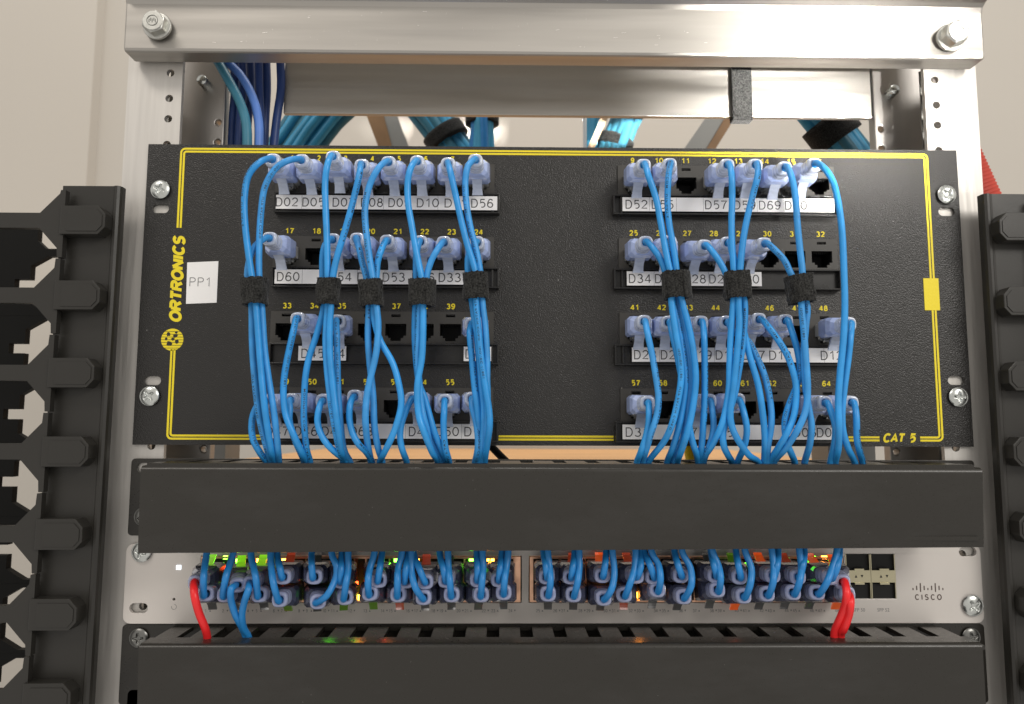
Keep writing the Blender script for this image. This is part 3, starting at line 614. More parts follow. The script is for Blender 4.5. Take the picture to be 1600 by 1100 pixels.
C = {  # port: (tip, path, mid depth, mark)
 1: ((426, 250), [(405, 254), (388, 275), (382, 310), (383, 350), (388, 395), (394, 435), (400, 478), (404, 530), (408, 580), (414, 640), (423, 698), (429, 724)], -44, (0, 22, 0.5)),
 2: ((471, 251), [(450, 251), (430, 264), (414, 292), (408, 330), (405, 380), (405, 435), (409, 478), (413, 540), (418, 580), (429, 652), (434, 700), (436, 724)], -41, (1, 25, -0.5)),
 17: ((421, 373), [(405, 378), (394, 392), (388, 415), (387, 437), (393, 478), (394, 530), (397, 580), (405, 650), (417, 700), (424, 724)], -39, (2, 90, 0.3)),
 49: ((414, 628), [(402, 634), (394, 655), (395, 685), (408, 710), (418, 724)], -35, None),
 3: ((520, 246), [(512, 256), (508, 285), (509, 330), (511, 380), (512, 435), (512, 478), (509, 530), (511, 575), (516, 620), (522, 660), (530, 701), (537, 724)], -43, (1, 150, 0.2)),
 4: ((565, 258), [(562, 270), (554, 305), (542, 350), (527, 400), (520, 435), (517, 478), (515, 520), (516, 560), (521, 610), (527, 660), (533, 700), (540, 724)], -45, None),
 19: ((519, 375), [(508, 383), (504, 402), (504, 437), (506, 478), (494, 525), (483, 558), (477, 591), (475, 632), (475, 660), (479, 701), (485, 724)], -38, (0, 95, -0.3)),
 34: ((465, 499), [(459, 515), (450, 555), (444, 590), (443, 620), (447, 650), (460, 682), (472, 708), (478, 724)], -40, None),
 35: ((526, 502), [(526, 520), (527, 560), (528, 607), (531, 650), (537, 701), (548, 724)], -38, None),
 50: ((455, 626), [(453, 640), (452, 655), (458, 680), (470, 708), (476, 724)], -35, None),
 51: ((505, 627), [(499, 637), (496, 655), (500, 675), (512, 695), (528, 710), (545, 724)], -38, None),
 52: ((554, 621), [(547, 632), (546, 655), (551, 677), (561, 695), (572, 706), (582, 724)], -40, None),
 5: ((607, 254), [(592, 262), (578, 288), (571, 320), (571, 350), (577, 400), (583, 437), (588, 476), (591, 510), (588, 550), (579, 590), (573, 620), (571, 655), (574, 690), (580, 724)], -45, (0, 40, 0.4)),
 20: ((558, 374), [(561, 388), (566, 410), (573, 437), (576, 478), (575, 520), (577, 560), (583, 619), (585, 665), (591, 701), (598, 724)], -40, None),
 21: ((605, 377), [(596, 390), (590, 410), (588, 437), (584, 478), (586, 505), (595, 534), (613, 566), (623, 599), (627, 632), (619, 665), (609, 690), (599, 710), (593, 724)], -42, (3, 14, 0.2)),
 54: ((645, 624), [(636, 638), (628, 660), (625, 680), (627, 697), (632, 712), (636, 724)], -37, None),
 6: ((652, 253), [(642, 262), (637, 285), (638, 320), (643, 350), (649, 385), (655, 415), (659, 437), (661, 476), (661, 520), (659, 560), (653, 595), (652, 622), (655, 652), (663, 676), (675, 706), (685, 724)], -44, None),
 22: ((656, 378), [(651, 395), (650, 415), (650, 437), (649, 476), (648, 520), (650, 560), (655, 600), (663, 620), (670, 645), (679, 676), (691, 704), (699, 724)], -39, None),
 23: ((694, 379), [(684, 389), (675, 405), (668, 425), (666, 437), (656, 476), (654, 520), (652, 560), (655, 595), (658, 630), (664, 660), (674, 690), (690, 724)], -42, None),
 55: ((695, 627), [(694, 642), (693, 665), (695, 695), (700, 715), (702, 724)], -38, None),
 7: ((700, 256), [(704, 270), (713, 310), (722, 350), (731, 385), (739, 410), (743, 430), (744, 476), (748, 517), (752, 560), (759, 607), (764, 640), (765, 665), (761, 695), (757, 724)], -45, (2, 95, 0.1)),
 8: ((743, 251), [(731, 260), (727, 285), (729, 320), (735, 355), (744, 390), (751, 430), (754, 476), (758, 509), (761, 558), (761, 591), (762, 640), (759, 690), (753, 724)], -43, (1, 34, 0.5)),
 24: ((745, 379), [(736, 390), (731, 405), (732, 435), (738, 476), (744, 520), (748, 560), (752, 610), (756, 660), (752, 700), (748, 724)], -39, None),
 40: ((738, 506), [(734, 520), (737, 555), (741, 600), (746, 640), (749, 680), (745, 724)], -40, None),
 56: ((738, 624), [(738, 637), (744, 660), (747, 690), (745, 710), (742, 724)], -36, None),
 9: ((1006, 258), [(1013, 274), (1025, 310), (1032, 345), (1038, 380), (1044, 410), (1048, 430), (1049, 470), (1056, 520), (1063, 563), (1064, 595), (1058, 632), (1049, 666), (1036, 692), (1012, 724)], -44, (1, 120, 0.2)),
 10: ((1047, 257), [(1045, 272), (1043, 310), (1045, 345), (1051, 380), (1055, 405), (1058, 430), (1065, 468), (1074, 501), (1081, 534), (1086, 570), (1087, 600), (1082, 640), (1074, 676), (1064, 706), (1058, 724)], -44, (0, 12, 0.5)),
 25: ((1009, 379), [(1022, 390), (1032, 405), (1040, 427), (1051, 470), (1060, 510), (1068, 560), (1071, 600), (1066, 640), (1060, 670), (1051, 701), (1042, 724)], -41, None),
 26: ((1047, 378), [(1049, 393), (1052, 410), (1053, 430), (1058, 470), (1066, 510), (1075, 555), (1077, 600), (1073, 650), (1066, 690), (1052, 724)], -39, None),
 41: ((1007, 503), [(1011, 517), (1019, 555), (1025, 590), (1029, 622), (1026, 650), (1018, 675), (1010, 702), (1004, 724)], -40, None),
 57: ((1012, 630), [(1014, 645), (1013, 665), (1007, 690), (1000, 710), (995, 724)], -36, None),
 42: ((1046, 504), [(1050, 520), (1060, 565), (1069, 615), (1075, 655), (1082, 690), (1088, 708), (1091, 724)], -37, None),
 43: ((1096, 504), [(1100, 525), (1101, 570), (1101, 620), (1099, 660), (1096, 700), (1092, 724)], -39, None),
 59: ((1108, 627), [(1113, 642), (1115, 668), (1110, 692), (1103, 710), (1099, 724)], -36, None),
 12: ((1137, 258), [(1143, 272), (1144, 310), (1143, 345), (1144, 385), (1147, 430), (1146, 470), (1142, 520), (1140, 570), (1139, 607), (1133, 644), (1125, 671), (1111, 698), (1094, 724)], -43, None),
 13: ((1181, 258), [(1184, 274), (1177, 302), (1167, 343), (1160, 384), (1156, 430), (1154, 470), (1155, 509), (1151, 558), (1146, 607), (1141, 644), (1144, 668), (1154, 689), (1170, 711), (1186, 724)], -45, (0, 8, -0.3)),
 27: ((1101, 384), [(1113, 393), (1125, 410), (1136, 432), (1148, 470), (1157, 495), (1163, 520), (1171, 555), (1184, 599), (1191, 640), (1195, 685), (1194, 724)], -40, None),
 28: ((1138, 380), [(1144, 395), (1149, 410), (1152, 430), (1163, 470), (1163, 509), (1160, 542), (1155, 575), (1148, 615), (1138, 648), (1130, 675), (1131, 697), (1138, 712), (1144, 724)], -42, None),
 44: ((1137, 504), [(1143, 515), (1157, 525), (1169, 533), (1181, 555), (1195, 588), (1204, 632), (1205, 665), (1200, 697), (1198, 724)], -37, None),
 45: ((1187, 500), [(1200, 510), (1215, 530), (1230, 555), (1239, 580), (1244, 605), (1243, 635), (1238, 658), (1229, 678), (1216, 700), (1202, 724)], -41, (0, 5, 0.2)),
 60: ((1153, 626), [(1162, 644), (1167, 672), (1162, 700), (1152, 724)], -38, None),
 14: ((1227, 262), [(1238, 280), (1243, 310), (1246, 350), (1250, 390), (1254, 430), (1252, 473), (1256, 517), (1259, 558), (1262, 607), (1259, 640), (1247, 670), (1228, 700), (1208, 724)], -44, (3, 80, 0.5)),
 29: ((1194, 381), [(1209, 389), (1225, 406), (1237, 430), (1260, 473), (1259, 510), (1256, 550), (1258, 600), (1264, 640), (1268, 665), (1265, 695), (1257, 724)], -41, None),
 15: ((1273, 257), [(1290, 265), (1302, 285), (1310, 318), (1316, 365), (1319, 432), (1320, 481), (1318, 528), (1313, 580), (1310, 625), (1311, 665), (1310, 700), (1305, 724)], -42, None),
 46: ((1229, 502), [(1238, 520), (1246, 548), (1250, 578), (1245, 602), (1232, 635), (1226, 662), (1229, 690), (1237, 710), (1242, 724)], -38, None),
 48: ((1327, 506), [(1329, 525), (1326, 555), (1320, 600), (1316, 640), (1317, 672), (1325, 700), (1336, 724)], -39, None),
 63: ((1289, 630), [(1298, 642), (1305, 665), (1304, 692), (1297, 724)], -37, None),
 64: ((1331, 630), [(1338, 650), (1339, 685), (1343, 705), (1348, 724)], -37, None),
}
BUN = {1: 0, 2: 0, 17: 0, 3: 1, 4: 1, 19: 1, 5: 2, 20: 2, 21: 2, 6: 3, 22: 3, 23: 3, 7: 4, 8: 4, 24: 4, 9: 5, 10: 5, 25: 5, 26: 5, 12: 6, 13: 6, 27: 6, 28: 6, 14: 7, 29: 7}
for n, (tip, path, dep, mark) in C.items():
    r_, c = divmod(n - 1, 16)
    side = 'left' if c < 8 else 'right'
    how = 'gathered in a tie' if n in BUN else 'hanging free'
    make_cable('patch_cable', f'blue patch cable in {ORD[c % 8]} jack of {ROWN[r_]} row, {side} block, {how}', 'blue patch cables plugged into the patch panel',
               port_base(n), tip, path, dep, mark=mark or ((n % 4, R.uniform(8, 60), R.uniform(-0.9, 0.9)) if n % 3 else None), tail=down, jacket='blue_jacket_%d' % (n * 7 % 3))

# hook-and-loop ties
def tie(px, py, wpx, hpx, tilt, label, d=-42, ry=6.4, flap=None):
    c = at(px, py, d); rx = wpx / 2 / (1155 / (426.4 + d)) ; h = hpx / (1155 / (426.4 + d))
    from mathutils import noise as NZ
    b = MB(); b.smooth = True; n = 150; m_ = 26; rn = random.Random(int(px)); sd = px * 1.37
    def ring(z, s, k, edge):
        out = []
        for i in range(n):
            a = 2 * math.pi * i / n; e = 0.66; ca, sa = math.cos(a), math.sin(a)
            x = math.copysign(abs(ca) ** e, ca) * rx; y = math.copysign(abs(sa) ** e, sa) * ry
            q = Vector((x, y, z * 0.18)) ; ridge = NZ.noise(Vector((x * 0.95 + sd, y * 0.95, z * 0.10))) * 0.42
            fuzz = NZ.noise(Vector((x * 2.6 + sd, y * 2.6, z * 2.2))) * 0.26 + rn.uniform(-.07, .07)
            wide = NZ.noise(Vector((x * 0.22 + sd, y * 0.2, z * 0.2))) * 0.9
            kk = s * (1 + (ridge + fuzz + wide) / rx)
            out.append((x * kk, y * kk, z + edge * rn.uniform(-.28, .28) + 0.5 * NZ.noise(Vector((x * .35 + sd, y * .3, 0)))))
        return out
    zs = [h / 2 - h * k / m_ for k in range(m_ + 1)]
    outer = [ring(z, 1.0, k, 1.0 if k in (0, m_) else 0.1) for k, z in enumerate(zs)]
    inner = [ring(z, 0.80, 0, 0) for z in (zs[-1] + .3, zs[0] - .3)]
    b.loft(outer + inner + [outer[0]], False, False)
    # overlapping end of the strap, a second fuzzy layer on the right
    fx0, fx1 = rx * (0.15 if flap is None else 0.45), rx * (1.02 if flap is None else 1.22); g = []
    for k in range(13):
        z = -h / 2 + h * k / 12 - 0.3; row = []
        for i in range(13):
            x = fx0 + (fx1 - fx0) * i / 12; y = -ry * (1 - min(1.0, abs(x / (rx * 1.3))) ** 3.5) - 0.75
            row.append((x, y + NZ.noise(Vector((x * 1.2 + sd, z * 0.4, 3))) * 0.4 + NZ.noise(Vector((x * 3 + sd, z * 3, 5))) * .25, z + rn.uniform(-.12, .12)))
        g.append(row)
    vs = [p for row in g for p in row] + [(p[0], p[1] + 1.1, p[2]) for row in g for p in row]; N = 13; fs = []
    for k in range(12):
        for i in range(12):
            q = k * N + i; fs.append((q, q + 1, q + N + 1, q + N)); q += 169; fs.append((q, q + N, q + N + 1, q + 1))
    for i in range(12):
        fs.append((i, i + 169, i + 170, i + 1)); q = 12 * N + i; fs.append((q, q + 1, q + 170, q + 169)); q = i * N; fs.append((q, q + N, q + N + 169, q + 169)); q += 12; fs.append((q, q + 169, q + 169 + N, q + N))
    if flap is not None: b.add(vs, fs)
    o = link('hook_and_loop_tie', b.mesh('hook_and_loop_tie', 'velcro'), None, c); o.rotation_euler = (0, math.radians(tilt), 0)
    tag(o, label, 'cable tie', 'black ties round the patch cable bundles')
    # loose fibres round the edges
    f = MB(); 
    for k in range(150):
        a = rn.uniform(math.pi * 0.95, math.pi * 2.05); z = rn.choice([h / 2, -h / 2, rn.uniform(-h / 2, h / 2)]); ca, sa = math.cos(a), math.sin(a)
        p = Vector((math.copysign(abs(ca) ** .72, ca) * rx, math.copysign(abs(sa) ** .72, sa) * ry, z)); q = p + Vector((ca * rn.uniform(.2, .8), sa * rn.uniform(.2, .8), rn.uniform(-.7, .7)))
        s_ = Vector((rn.uniform(-.1, .1), 0, rn.uniform(-.1, .1)))
        f.add([p, p + s_, q], [(0, 1, 2)])
    fo = part('loose_fibre', f, 'velcro', o); fo['kind'] = 'stuff'
tie(399, 456, 38, 42, -3, 'black fuzzy cable tie round the leftmost blue bundle')
tie(513, 457, 34, 42, 1, 'black fuzzy cable tie just below label D54, second from left')
tie(580, 459, 37, 42, -3, 'black fuzzy cable tie, third from left, left of label D53')
tie(659, 458, 38, 42, 0, 'black fuzzy cable tie with loose end, left of label D33', flap=0.5)
tie(743, 448, 40, 42, -3, 'black fuzzy cable tie nearest the bare middle of the panel')
tie(1055, 446, 40, 43, -4, 'black fuzzy cable tie between labels D34 and D28', flap=0.5)
tie(1152, 446, 40, 43, -3, 'black fuzzy cable tie right of label D29')
tie(1250, 452, 40, 44, -7, 'black fuzzy cable tie over the empty label holder under jack 31')

# ------------------------------------------------------------------ horizontal cable managers
def manager(name, label, zt, cover_top, cover_bot, ear_h, screws, cut=True):
    root = thing(name, label, 'cable manager', (0, 0, zt - ear_h))
    dz = zt - ear_h
    b = MB(); hs = [rrect(sx - 5.0, sz - dz - 2.7, sx + 5.0, sz - dz + 2.7, 2.6, 5) for sx, sz in screws['slots']]
    b.prism(rrect(-241.3, 0, 241.0, ear_h, 2.2), 0, 2, hs); part('mounting_plate', b, 'cover_black', root, bevel=0.2)
    for sx, sz, m_ in screws['screws']: screw(root, sx, -0.2, sz - dz, SCREWD if m_ else SCREW, R.uniform(0, 1.5), 0.97)
    # base rail of the duct and its fingers, top and bottom rows
    top = ear_h - 0.6
    for zf in (top - 2.2, 3.4):
        b = MB().box(-212.5, 212.5, -2.6, 0, zf, zf + 2.2); part('duct_rail', b, 'cover_black', root)
        b = MB().box(-214.0, 216.0, -39.0, -27.0, zf, zf + 2.2); part('duct_rail', b, 'cover_black', root)
    fm = MB(); hw = 5.6
    fm.prism(rrect(-hw, 0, hw, 2.2, 0.05, 1), -27.0, -2.6); FM = fm.mesh('duct_finger', 'cover_black')
    k = 0; x = -209.0 + 2.0
    while x < 212:
        for zf in (top - 2.2, 3.4):
            o = link('duct_finger', FM, root, (x, 0, zf), bevel=0.5)
        x += 18.05
    # cover: front and two returns, slightly racked
    (tlx, tlz), (trx, trz) = cover_top; (blx, blz, bly), (brx, brz, bry) = cover_bot
    tlz -= dz; trz -= dz; blz -= dz; brz -= dz; th = 1.8
    b = MB()
    def sect(x, zt_, zb, yb):
        yt = -40.0; r = 2.7
        return [(x, -27.5, zt_ - th), (x, -27.5, zt_ - .05), (x, yt + r + .3, zt_)] + [(x, yt + r - r * math.sin(math.radians(q)), zt_ - r + r * math.cos(math.radians(q))) for q in (12, 30, 48, 66, 82)] + [(x, yt, zt_ - r - .3), (x + 0, yb, zb + r), (x, yb + .45, zb + .45), (x, yb + r, zb), (x, -27.5, zb + .2), (x, -27.5, zb + th), (x, yb + th, zb + th), (x, yt + th, zt_ - th)]
    n = 26; rings = []
    for i in range(n + 1):
        t = i / n; wob = 0.12 * math.sin(t * 9)
        s_ = sect(0, tlz + (trz - tlz) * t + wob * .3, blz + (brz - blz) * t, bly + (bry - bly) * t + wob)
        xt = tlx + (trx - tlx) * t; xb = blx + (brx - blx) * t
        rings.append([((xt if j < 9 or j == len(s_) - 1 else xb), p[1], p[2]) for j, p in enumerate(s_)])
    b.loft(rings); cv = part('cover', b, 'cover_black', root)
    for p_ in cv.data.polygons: p_.use_smooth = True
    cv.data.set_sharp_from_angle(angle=math.radians(32))
    rd = random.Random(int(-zt)); d_ = MB()
    for k_ in range(150):
        t = rd.random(); x = tlx + (trx - tlx) * t; z = tlz + (trz - tlz) * t + 0.012; y = rd.uniform(-38.6, -28.0); q = rd.uniform(.05, .17) * (1.9 if rd.random() < .1 else 1); an = rd.uniform(0, 3.1)
        d_.add([(x + q * math.cos(an + j * 1.57) * (1 if j % 2 else 1.6), y + q * math.sin(an + j * 1.57), z + 0.02 * (k_ % 5)) for j in range(4)], [(0, 1, 2, 3)])
    for k_ in range(26):
        t = rd.random(); u_ = rd.uniform(.08, .92); x = tlx + (trx - tlx) * t; zt2, zb2 = tlz + (trz - tlz) * t - 2, blz + (brz - blz) * t + 2; z = zt2 + (zb2 - zt2) * u_; y = -40 + ((bly + (bry - bly) * t) + 40) * u_ - 0.30; q = rd.uniform(.05, .14)
        d_.add([(x - q, y, z), (x + q * .6, y, z - q * .6), (x + q, y, z + q * .5), (x, y, z + q)], [(0, 1, 2, 3)])
    du = part('dust', d_, 'dust', cv); du['kind'] = 'stuff'
    return root
tl, tr, bl, br = at(220, 727.5, -40), at(1535, 731, -40), at(215, 866, -49), at(1538, 856.5, -38)
m1 = manager('cable_manager', 'upper black finger duct cable manager with solid cover below the patch panel', -184.6,
        ((tl.x, tl.z), (tr.x, tr.z)), ((bl.x, bl.z, -49), (br.x, br.z, -38)), 42.9,
        {'slots': [(-233.0, -189.8), (233.0, -189.8)], 'screws': [(-232.5, -217.0, 1)]})
tl, tr = at(217, 1007, -40), at(1535, 1005, -40)
m2 = manager('cable_manager', 'lower black finger duct cable manager under the network switch', -275.9,
        ((tl.x, tl.z), (tr.x, tr.z)), ((tl.x + 2, tl.z - 44, -42), (tr.x, tr.z - 44, -40)), 42.9,
        {'slots': [(-231.5, -313.5), (-234, -400)], 'screws': [(-231.6, -283.0, 1), (232.8, -283.0, 1)]})

# ------------------------------------------------------------------ network switch
sw = thing('network_switch', 'light grey network switch with 48 cabled ports and glowing port lights', 'network switch', (0, 0, -275.6))
SZ = -275.6
def SW(mb, name, mats, parent=sw, bevel=0, label=None):
    mb.v = [(a, b_, c - SZ) for a, b_, c in mb.v]; return part(name, mb, mats, parent, bevel, label=label)
COLS = [-189.8, -175.9, -161.6, -147.6, -133.7, -119.4, -101.3, -87.2, -73.1, -59.0, -44.9, -30.0, -5.0, 9.1, 23.2, 37.3, 51.4, 65.5, 82.9, 96.9, 111.0, 125.1, 139.3, 153.5]
zT, zB = -238.3, -264.0
BL = (-199.5, -19.8); BR = (-15.8, 162.4)
b = MB()
hs = [rect(BL[0], zB, BL[1], zT), rect(BR[0], zB, BR[1], zT), rect(163.4, -261.9, 191.6, -237.2)]
hs += [rrect(-237.6, -269.6, -227.4, -264.2, 2.65, 5), rrect(228.6, -238.6, 238.6, -233.4, 2.55, 5)]
hs += [circ(-213.2, -262.1, 0.75, 12)]
b.prism(rrect(-241.0, SZ + 0.3, 240.8, -231.9, 4.0), -1.0, 1.5, hs); SW(b, 'faceplate', 'switch_face', bevel=0.25)
SW(MB().box(-220, 220, 22, 140, SZ + 1, -232.4), 'chassis', 'switch_face')
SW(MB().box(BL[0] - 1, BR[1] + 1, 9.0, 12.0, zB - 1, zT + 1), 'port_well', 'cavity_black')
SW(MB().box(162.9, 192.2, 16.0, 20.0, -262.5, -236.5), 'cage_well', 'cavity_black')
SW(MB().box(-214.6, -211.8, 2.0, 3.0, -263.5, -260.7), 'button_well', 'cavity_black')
screw(sw, -232.0, -1.2, -236.2 - SZ, a=0.3); screw(sw, 234.2, -1.2, -265.4 - SZ, a=0.9, s=1.05)
# copper shielding frames
for a, c in (BL, BR):
    f = MB(); f.box(a + 0.6, c - 0.6, -1.4, 8, zT - 1.6, zT - 0.5); f.box(a + 0.6, c - 0.6, -1.4, 8, zB + 0.4, zB + 1.4)
    f.box(a + 0.6, a + (2.6 if a > -100 else 0.9), -1.4, 8, zB + 1.4, zT - 1.6); f.box(c - (4.6 if c < 0 else 0.9), c - 0.6, -1.4, 8, zB + 1.4, zT - 1.6)
    SW(f, 'shield_frame', 'copper')
dv = MB(); dv.prism([(-.35, zB + 1.4), (.45, zB + 1.4), (.25, zB + 7), (.7, -252), (.3, -249), (.5, zT - 6), (.35, zT - 1.6), (-.4, zT - 1.6), (-.3, -249), (-.6, -251.5), (-.35, zB + 7)], -1.2, 8)
DV = dv.mesh('shield_divider', 'copper')
for i in range(23):
    if i == 11: continue
    gaps = [0.5] if i not in (5, 17) else [0.32, 0.68]
    for g in gaps: link('shield_divider', DV, sw, (COLS[i] + (COLS[i + 1] - COLS[i]) * g, 0, -SZ))
# jack bodies between the shields
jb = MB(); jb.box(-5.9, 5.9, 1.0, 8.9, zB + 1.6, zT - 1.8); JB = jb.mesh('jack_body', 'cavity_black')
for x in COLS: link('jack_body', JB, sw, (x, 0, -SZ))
# lamps beside the ports
def led(px, py, wx, wz, m_):
    wx *= 1.2; wz *= 1.15; p = at(px, py, 0.0); SW(MB().box(p.x - wx / 2, p.x + wx / 2, -0.4, 1.0, p.z - wz / 2, p.z + wz / 2), 'port_light', m_)
for px, py, wx, wz, m_ in [(352, 871, 1.6, 1.6, 'led_green'), (368, 887, 2.2, 1.6, 'led_red'), (371, 876, 1.4, 1.4, 'led_green'), (405, 875, 3.6, 2.2, 'led_amber'), (406, 885, 3.0, 2.2, 'led_red'), (445, 875, 3.6, 2.2, 'led_amber'), (445, 884, 2.6, 2.0, 'led_red'),
        (620.5, 874, 2.8, 2.4, 'led_green'), (620, 883, 1.4, 1.8, 'led_green'), (653, 873, 1.1, 2.2, 'led_amber'), (738, 873, 3.0, 2.2, 'led_green'), (739, 883, 2.7, 2.6, 'led_green'), (766.5, 873, 3.4, 2.2, 'led_amber'), (765, 883, 2.2, 2.0, 'led_amber'),
        (901.5, 872, .9, 2.0, 'led_amber'), (940, 872, 2.0, 2.2, 'led_amber'), (940, 882, 1.8, 2.8, 'led_amber'), (1150, 882, .9, 2.6, 'led_green'), (1182, 887, 3.6, 1.0, 'led_red'), (1197.5, 879, 2.0, .9, 'led_red'),
        (1268, 870, 3.2, 1.9, 'led_green'), (1269, 881, 2.2, 2.8, 'led_green'), (1258, 873, 1.4, 4.0, 'lit_amber'), (1288, 870, 2.2, 2.0, 'led_amber'),
        (516, 934, 2.6, 2.4, 'led_green'), (554.5, 934, 1.6, 2.6, 'led_green'), (561.5, 934, 2.6, 2.6, 'led_amber'), (602, 933, 1.8, 2.6, 'led_red'), (607, 933, 1.1, 2.4, 'led_amber'), (997, 930, 2.6, 2.6, 'led_amber'), (557, 911, 1.4, 1.4, 'led_red'), (765, 913, 1.3, .9, 'led_red'), (1303, 941, 2.8, 2.0, 'led_red')]:
    led(px, py, wx, wz, m_)
b = MB(); p = at(280.5, 886, 0); b.box(p.x - 1.2, p.x + 1.2, -1.25, -1.0, p.z - 1.1, p.z + 1.1); SW(b, 'status_light', 'led_white')
# small printing under the ports
b = MB(); zt_ = -268.3
def tri(mb, x, z, s, up): mb.prism([(x - s, z - s), (x + s, z - s), (x, z + s)] if up else [(x - s, z + s), (x, z - s), (x + s, z + s)], -1.06, -1.0)
for i, x in enumerate(COLS):
    for n, xx, up in ((2 * i + 1, x - 5.6, True), (2 * i + 2, x + 4.0, False)):
        s_ = str(n); wd = 1.0 if len(s_) == 1 else 2.3
        pen(b, s_, xx - wd / 2, zt_ - 0.9, xx + wd / 2, zt_ + 0.9, -1.05, 0.12); tri(b, xx + 2.5, zt_, 0.5, up)
put_text(b, 'SFP 50', 166.6, -268.9, 173.4, -267.0, -1.05); put_text(b, 'SFP 52', 180.4, -268.9, 187.2, -267.0, -1.05)
cx, cz = -213.0, -266.2
b.prism([(cx + 1.5 * math.cos(math.radians(a)), cz + 1.5 * math.sin(math.radians(a))) for a in range(-200, 81, 20)] + [(cx + 1.28 * math.cos(math.radians(a)), cz + 1.28 * math.sin(math.radians(a))) for a in range(80, -201, -20)], -1.06, -1.0)
SW(b, 'port_printing', 'grey_ink')
b = MB()
for k, (h, dz_) in enumerate([(1.3, 0), (2.5, 0), (5.0, -.2), (2.5, 0), (1.3, 0), (2.5, 0), (5.0, -.2), (2.5, 0), (1.3, 0)]):
    x = 201.2 + k * 2.12; z0 = -257.2 if h < 4 else -258.2
    b.prism(rrect(x - .33, z0, x + .33, z0 + h, .3, 2), -1.07, -1.0)
pen(b, 'CISCO', 201.9, -262.6, 217.4, -259.3, -1.07, 0.17, space=.45); SW(b, 'emblem', 'brown_ink')
# optical module cages
for i, x in enumerate((163.4, 177.6)):
    f = MB(); f.box(x, x + 14.0, -1.3, 14, -252.9, -246.2)
    for z0, z1 in ((-246.2, -245.2), (-253.9, -252.9)): f.box(x + 4.6, x + 10.0, -2.0, -0.5, z0, z1)
    f.box(x, x + .5, -1.2, 14, -261.7, -252.9); f.box(x, x + .5, -1.2, 14, -246.2, -237.4); f.box(x + 13.5, x + 13.9, -1.2, 14, -261.7, -252.9); f.box(x + 13.5, x + 13.9, -1.2, 14, -246.2, -237.4)
    f.cur = 1
    for q, up in ((5.6, True), (9.0, False)): 
        s = 0.75; z = -249.5; xx = x + q
        f.prism([(xx - s, z - s), (xx + s, z - s), (xx, z + s)] if up else [(xx - s, z + s), (xx, z - s), (xx + s, z + s)], -1.4, -1.3)
    f.cur = 2
    for z0, z1 in ((-245.2, -237.4), (-261.7, -253.9)): f.box(x + .55, x + 13.45, 0.4, 14, z0 - .9, z1)  # black blocks fill the openings in place of the shade inside
    SW(f, 'module_cage', ['nickel', 'black_ink', 'cavity_black'])

